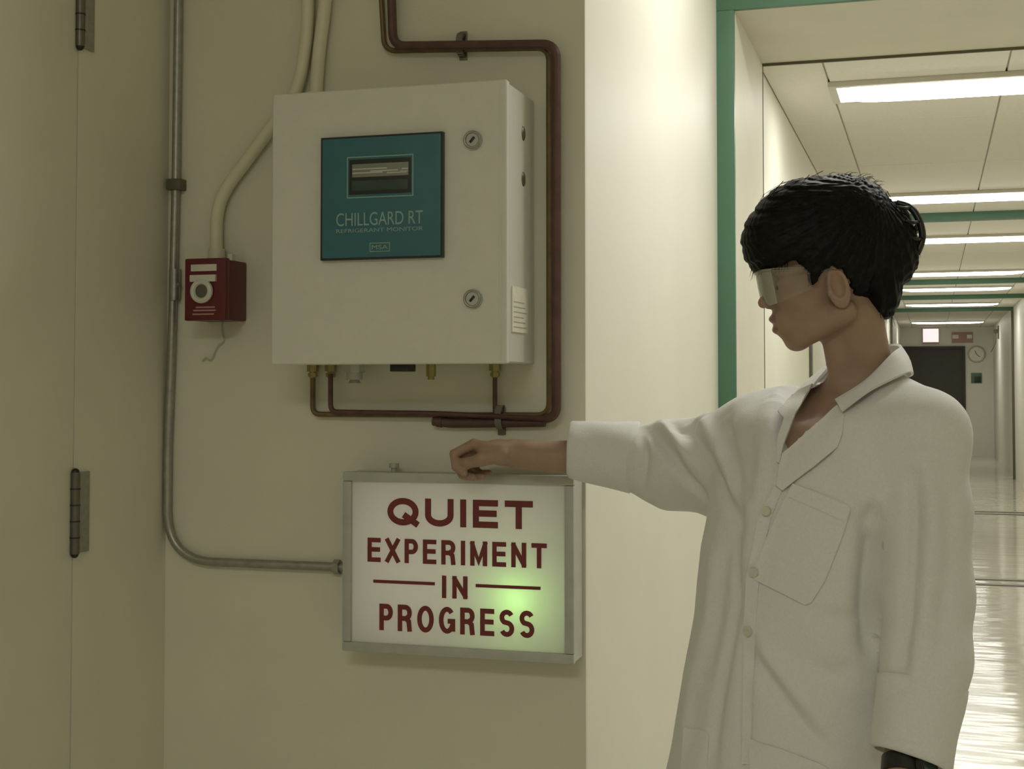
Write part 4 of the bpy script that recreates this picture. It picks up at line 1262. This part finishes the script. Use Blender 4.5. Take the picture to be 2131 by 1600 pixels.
# her right hand: a loose fist with the thumb meeting the bent index finger, above the sign
fr = (C(1012, 940, 2.42) - C(1085, 946, 2.395)).normalized()
upr = Vector((0.05, 0.35, 1.0)); upr = (upr - fr * upr.dot(fr)).normalized()
sdr = -(fr.cross(upr)).normalized()
if sdr.y > 0: sdr = -sdr
HWR = C(1074, 944, 2.40)
CURL_R = [(0.55, 1.35, 0.75), (0.75, 1.45, 0.8), (0.85, 1.5, 0.85), (0.9, 1.5, 0.9)]
TH_R = [(0.016, 0.026, -0.012), (0.052, 0.036, -0.026), (0.082, 0.030, -0.034), (0.106, 0.022, -0.034)]
def rhand(P):
    d = hand_sd(P, HWR, fr, upr, sdr, CURL_R, TH_R, 0.92)
    arm = sd_path(P, [HWR + (WRR - HWR) * 0, C(1130, 950, 2.385), C(1290, 955, 2.365)], [0.0215, 0.0255, 0.036])
    return smin(d, arm, 0.012)
rv = surface(rhand, V3(C(925, 1010, 2.42)) - (0.01, 0.09, 0), V3(C(1285, 890, 2.42)) + (0.01, 0.09, 0.0), 0.0018, 1)
# her left hand hangs relaxed below the watch
HWL = C(1878, 1630, 1.845)
fl = Vector((-0.10, -0.05, -1)).normalized()
upl = Vector((0.9, -0.35, -0.05)); upl = (upl - fl * upl.dot(fl)).normalized()
sdl = fl.cross(upl).normalized()
if sdl.dot(Vector(FV)) < 0: sdl = -sdl
CURL_L = [(0.25, 0.35, 0.25), (0.3, 0.4, 0.3), (0.35, 0.45, 0.3), (0.4, 0.5, 0.35)]
TH_L = [(0.016, 0.026, -0.008), (0.046, 0.042, -0.014), (0.074, 0.048, -0.018), (0.098, 0.048, -0.020)]
def lhand(P):
    d = hand_sd(P, HWL, fl, upl, sdl, CURL_L, TH_L, 0.92)
    arm = sd_path(P, [HWL, C(1884, 1570, 1.868), C(1912, 1400, 1.895)], [0.024, 0.027, 0.037])
    return smin(d, arm, 0.012)
lc = V3(HWL)
lv_ = surface(lhand, lc - (0.09, 0.09, 0.20), lc + (0.11, 0.12, 0.17), 0.0022, 1)
# legs, pelvis and the upper arms, covered by clothes
HIPX, HIPY = C(1620, 1800, 2.09).x, TY
LV_ = Vector(LV); FV_ = Vector(FV)
hip = Vector((C(1628, 1780, 2.09).x, TY, 0.80)) - FV_ * 0.012
def leg_pts(s):
    h = hip + LV_ * (0.07 * s)
    return [h, Vector((h.x, h.y, 0.46)) + FV_ * 0.015, Vector((h.x, h.y, 0.085)) - FV_ * 0.01]
def low_sd(P):
    d = sd_ell(P, hip + Vector((0, 0, 0.05)), (0.085, 0.08, 0.09))
    d = smin(d, sd_cone(P, hip + Vector((0, 0, 0.08)), C(1690, 1050, 2.09), 0.085, 0.075), 0.04)
    for s in (-1, 1):
        d = smin(d, sd_path(P, leg_pts(s), [0.058, 0.048, 0.034], 0.02), 0.02)
        a = Vector((leg_pts(s)[2].x, leg_pts(s)[2].y, 0.05))
        d = smin(d, sd_cone(P, a - FV_ * 0.03 - Vector((0, 0, 0.012)), a + FV_ * 0.13 - Vector((0, 0, 0.022)), 0.034, 0.025), 0.02)
    d = smin(d, sd_path(P, [SHL, ELL], [0.045, 0.037], 0.01), 0.03)
    d = smin(d, sd_path(P, [SHR, ELR], [0.045, 0.037], 0.01), 0.03)
    d = smin(d, sd_path(P, [ELL, C(1912, 1400, 1.895)], [0.037, 0.036], 0.01), 0.01)
    return d
lo_ = surface(low_sd, (hip.x - 0.36, 1.75, 0.0), (hip.x + 0.36, 2.45, 1.32), 0.009, 2)
bv, bf = join_vf([hv, rv, lv_, lo_, fine])
# the coarse copy of the head gives way to the fine one
cent = bv[bf].mean(1)
n0 = len(hv[1])
isHead = np.zeros(len(bf), bool); isHead[:n0] = cent[:n0, 2] > 1.332
isFineLow = np.zeros(len(bf), bool); isFineLow[-len(fine[1]):] = cent[-len(fine[1]):, 2] < 1.3255
bf = bf[~(isHead | isFineLow)]
body = link('body', mesh_from(bv, bf, 'body'), M['skin'], person, label='light brown skin', smooth=math.pi)
me = body.data; me.materials.append(M['lip'])
lipA, lipB = V3(H(1606, 664)), V3(H(1611, 686))
off_ = V3((bx, by, 0))
pc = np.empty(len(me.polygons) * 3); me.polygons.foreach_get('center', pc); pc = pc.reshape(-1, 3) + off_
R20 = rot_y(20)
lipm = (sd_ell(pc, H(1608, 664), (12 * K, 25 * K, 9 * K), R20) < 0) | (sd_ell(pc, H(1612, 686), (12 * K, 21 * K, 8.5 * K), R20) < 0)
me.polygons.foreach_set('material_index', lipm.astype(np.int32))
for s in (-1, 1):
    c = H(1622, 597, s * 33)
    e = obj('eye', add_sphere(bmesh.new(), c, 0.0088, 20), M['eye'], person, smooth=math.pi)
    bm = bmesh.new(); bmesh.ops.create_uvsphere(bm, u_segments=16, v_segments=10, radius=1, matrix=Matrix.Translation(c + Vector((-0.0072, 0, -0.002))) @ Matrix.Diagonal((0.0022, 0.0046, 0.0046, 1)))
    obj('iris', bm, M['iris'], e, smooth=math.pi)

# ---------- hair
CUT = [(1480, 568), (1566, 566), (1592, 562), (1614, 557), (1630, 547), (1644, 550), (1656, 560), (1672, 598), (1679, 594), (1696, 566), (1712, 562), (1728, 568), (1762, 612), (1812, 664), (1832, 692), (1832, 900), (1480, 900)]
CUTW = [(C(x, y, SH).x, C(x, y, SH).z) for x, y in CUT]
def hair_solid(P):
    k = K
    d = sd_ell(P, H(1712, 505), (160 * k, 116 * k, 138 * k), rot_y(-8))
    d = smin(d, sd_ell(P, H(1618, 508), (70 * k, 90 * k, 62 * k), rot_y(-30)), 30 * k)
    d = smin(d, sd_ell(P, H(1768, 462), (88 * k, 100 * k, 94 * k)), 30 * k)
    d = smin(d, sd_ell(P, H(1838, 512), (70 * k, 78 * k, 92 * k), rot_y(16)), 20 * k)
    d = smin(d, sd_ell(P, H(1826, 600), (44 * k, 72 * k, 66 * k), rot_y(12)), 14 * k)
    for s in (-1, 1):
        d = smin(d, sd_cone(P, H(1673, 540, s * 88), H(1677, 590, s * 82), 22 * k, 12 * k), 12 * k)
    return d
def hair_sd(P):
    k = K
    d = hair_solid(P)
    w = sd_poly2(P[:, 0], P[:, 2], CUTW)
    # strands: grooves running from the crown outwards
    q = P - V3(H(1800, 400))
    ang = np.arctan2(q[:, 2], q[:, 0]); ph = np.arctan2(q[:, 1], np.abs(q[:, 2]) + 0.02)
    d = d + 0.0011 * np.sin(ang * 46 + 5 * ph) + 0.0008 * np.sin(ang * 97 + 9 * ph + 1) + 0.0008 * np.sin(ph * 60 + ang * 11)
    ragged = 0.0018 * np.sin(P[:, 0] * 420 + P[:, 1] * 160) + 0.0012 * np.sin(P[:, 0] * 950 + 2 + P[:, 1] * 330)
    d = np.maximum(d, -(w + ragged))
    # hollow under the edge so that it is a cap of hair, not a block
    inner = np.minimum(sd_ell(P, H(1728, 520), (126 * k, 94 * k, 110 * k)), 1e9)
    return np.maximum(d, -inner)
hv_, hf_ = surface(hair_sd, V3(H(1525, 690, -125)), V3(H(1930, 345, 125)), 0.0026, 1)
hair = link('hair', mesh_from(hv_, hf_, 'hair'), M['hair'], person, label='short black hair with a full fringe, pinned up at the back', smooth=math.pi)
# loose strands along the outline
hb = BVHTree.FromPolygons([tuple(v) for v in hv_], [tuple(int(i) for i in f) for f in hf_])
rng = random.Random(7)
bm = bmesh.new()
def strand(a, b, c, r):
    add_tube(bm, smooth_path([a, b, c], 4), [r * (1 - 0.8 * i / 8) for i in range(9)], 4)
crown = H(1800, 395)
for i in range(150):
    px = rng.uniform(1560, 1900); dp = rng.uniform(-105, 105)
    py = rng.uniform(365, 560)
    n = hb.find_nearest(H(px, py, dp))
    p, nn = n[0], n[1]
    t = (p - crown); t = (t - nn * t.dot(nn))
    if t.length < 1e-5 or nn.z < -0.3: continue
    t.normalize()
    l = rng.uniform(0.02, 0.045)
    strand(p - t * l * 0.5 - nn * 0.001, p + nn * rng.uniform(0.0005, 0.0022), p + t * l * 0.5 + nn * rng.uniform(-0.0015, 0.003), 0.0007)
for i in range(90):      # tips of the fringe, the sideburns and the nape
    kx = rng.choice((0, 0, 0, 1, 2))
    if kx == 0: px, py, dp, dirv = rng.uniform(1562, 1632), 556, rng.uniform(-88, 88), Vector((-0.1, 0, -1))
    elif kx == 1: px, py, dp, dirv = rng.uniform(1664, 1684), 582, rng.choice((-1, 1)) * rng.uniform(80, 95), Vector((0.05, 0, -1))
    else: px, py, dp, dirv = rng.uniform(1815, 1850), 655, rng.uniform(-60, 60), Vector((0.1, 0, -1))
    n = hb.find_nearest(H(px, py, dp)); p = n[0]
    l = rng.uniform(0.006, 0.016)
    strand(p + Vector((0, 0, 0.01)), p, p + dirv * l + Vector((rng.uniform(-.003, .003), rng.uniform(-.003, .003), 0)), 0.0009)
for i in range(30):      # flyaway ends at the top of the head
    px, dp = rng.uniform(1725, 1850), rng.uniform(-60, 60)
    n = hb.find_nearest(H(px, 355, dp)); p = n[0]
    l = rng.uniform(0.008, 0.018)
    strand(p, p + Vector((l * 0.5, 0, 0.003)), p + Vector((l, rng.uniform(-.004, .004), rng.uniform(-0.001, 0.006))), 0.0006)
obj('loose_strands', bm, M['hair'], hair, kind='stuff', smooth=math.pi)
# claw clip holding the hair up
t = thing('hair_clip', 'dark claw clip holding up the black hair at the back', 'hair clip', tuple(Rz @ H(1890, 480)))
def wl(o_): return Rz @ Vector(o_)
for s in (-1, 1):
    bm = bmesh.new()
    sp = [H(1862, 424, s * 14), H(1888, 436, s * 26), H(1904, 466, s * 34), H(1909, 500, s * 36), H(1898, 532, s * 34)]
    add_tube(bm, [wl(p) for p in smooth_path(sp, 5)], 0.0052, 8)
    for q in range(5):
        p = sp[q if q < 5 else 4]
        add_tube(bm, [wl(p), wl(p + Vector((-0.012, s * 0.012, -0.002))), wl(p + Vector((-0.026, s * 0.018, 0.0)))], [0.0035, 0.003, 0.0018], 6)
    obj('jaw', bm, M['black'], t, smooth=math.pi)
bm = bmesh.new(); add_tube(bm, [wl(H(1900, 476, -30)), wl(H(1908, 480, 0)), wl(H(1900, 476, 30))], 0.005, 8)
obj('spring', bm, M['darksteel'], t, smooth=math.pi)

# ---------- safety glasses
t = thing('safety_glasses', 'clear plastic safety glasses worn under the black fringe', 'glasses', tuple(Rz @ H(1600, 600)))
def glasses():
    bm = bmesh.new(); grid = []
    NU, NV = 22, 8
    for i in range(NU + 1):
        u = i / NU * 2 - 1
        row = []
        for j in range(NV + 1):
            v = j / NV
            top_ = 568; bot_ = 640 - 22 * max(0, 1 - abs(u) * 4.2) - 34 * abs(u) ** 3
            py = top_ + (bot_ - top_) * v
            x = 1575 + 0.20 * (py - 568) + 88 * abs(u) ** 2.6
            dep = 92 * math.sin(u * math.pi / 2 * 0.98)
            row.append(bm.verts.new(wl(H(x, py, dep))))
        grid.append(row)
    for i in range(NU):
        for j in range(NV): bm.faces.new((grid[i][j], grid[i][j + 1], grid[i + 1][j + 1], grid[i + 1][j]))
    bmesh.ops.recalc_face_normals(bm, faces=bm.faces)
    bmesh.ops.solidify(bm, geom=bm.faces[:] + bm.edges[:] + bm.verts[:], thickness=0.0018)
    obj('lens', bm, M['lens'], t, smooth=math.radians(50))
    bm = bmesh.new()
    add_tube(bm, [wl(H(1575 + 88 * abs(u / 11 - 1) ** 2.6, 567, 92 * math.sin((u / 11 - 1) * math.pi / 2 * 0.98))) for u in range(23)], 0.0022, 8)
    obj('brow_bar', bm, M['lens'], t, smooth=math.pi)
    for s in (-1, 1):
        bm = bmesh.new()
        add_tube(bm, [wl(p) for p in smooth_path([H(1660, 574, s * 92), H(1678, 572, s * 96), H(1706, 566, s * 95), H(1732, 572, s * 91), H(1746, 596, s * 84)], 6)], 0.0026, 8)
        obj('temple_arm', bm, M['lens'], t, smooth=math.pi)
glasses()

# ---------- watch
t = thing('wristwatch', 'black wristwatch on the lowered left wrist at the cuff', 'watch', tuple(Rz @ C(1885, 1600, 1.86)))
wc, wa = C(1884, 1600, 1.850), (C(1884, 1570, 1.868) - HWL).normalized()
u_ = Vector((0.5, -0.85, 0)); u_ = (u_ - wa * u_.dot(wa)).normalized(); v_ = wa.cross(u_)
bm = bmesh.new(); prof = [(-0.011, 0.0275), (-0.011, 0.0310), (0.011, 0.0318), (0.011, 0.0285)]
rings = []
for k in range(40):
    an = 2 * math.pi * k / 40
    rings.append([bm.verts.new(wl(wc + wa * h + (u_ * math.cos(an) + v_ * math.sin(an)) * r)) for h, r in prof])
for k in range(40):
    A, B = rings[k], rings[(k + 1) % 40]
    for j in range(4): bm.faces.new((A[j], A[(j + 1) % 4], B[(j + 1) % 4], B[j]))
bmesh.ops.recalc_face_normals(bm, faces=bm.faces)
obj('strap', bm, M['black'], t)
bm = bmesh.new(); add_cyl(bm, wl(wc + u_ * 0.029), wl(wc + u_ * 0.038), 0.018, 24)
cs = obj('case', bm, M['black'], t)
bm = bmesh.new(); add_cyl(bm, wl(wc + u_ * 0.038), wl(wc + u_ * 0.0388), 0.0145, 24)
obj('dial', bm, M['lcddark'], cs)

# ---------- trousers and shoes
def tr_sd(P):
    d = sd_ell(P, hip + Vector((0, 0, 0.04)), (0.100, 0.096, 0.10))
    for s in (-1, 1):
        L = leg_pts(s)
        d = smin(d, sd_path(P, [L[0], L[1], L[2] + Vector((0, 0, -0.02))], [0.070, 0.066, 0.058], 0.02), 0.015)
    return np.maximum(d, 0.055 - P[:, 2])
tv, tf = surface(tr_sd, (hip.x - 0.25, TY - 0.25, 0.03), (hip.x + 0.25, TY + 0.25, 0.97), 0.009, 2)
link('trousers', mesh_from(tv, tf, 'trousers'), M['trouser'], person, smooth=math.pi)
for s in (-1, 1):
    a = Vector((leg_pts(s)[2].x, leg_pts(s)[2].y, 0.05))
    def sh(P, a=a):
        d = sd_cone(P, a - FV_ * 0.045, a + FV_ * 0.13 - Vector((0, 0, 0.008)), 0.046, 0.036)
        d = smin(d, sd_cone(P, a, a + Vector((0, 0, 0.05)), 0.045, 0.045), 0.02)
        return np.maximum(d, 0.001 - P[:, 2])
    v, f = surface(sh, V3(a) - (0.24, 0.24, 0.06), V3(a) + (0.24, 0.24, 0.08), 0.006, 1)
    link('shoe', mesh_from(v, f, 'shoe'), M['black'], person, smooth=math.pi)
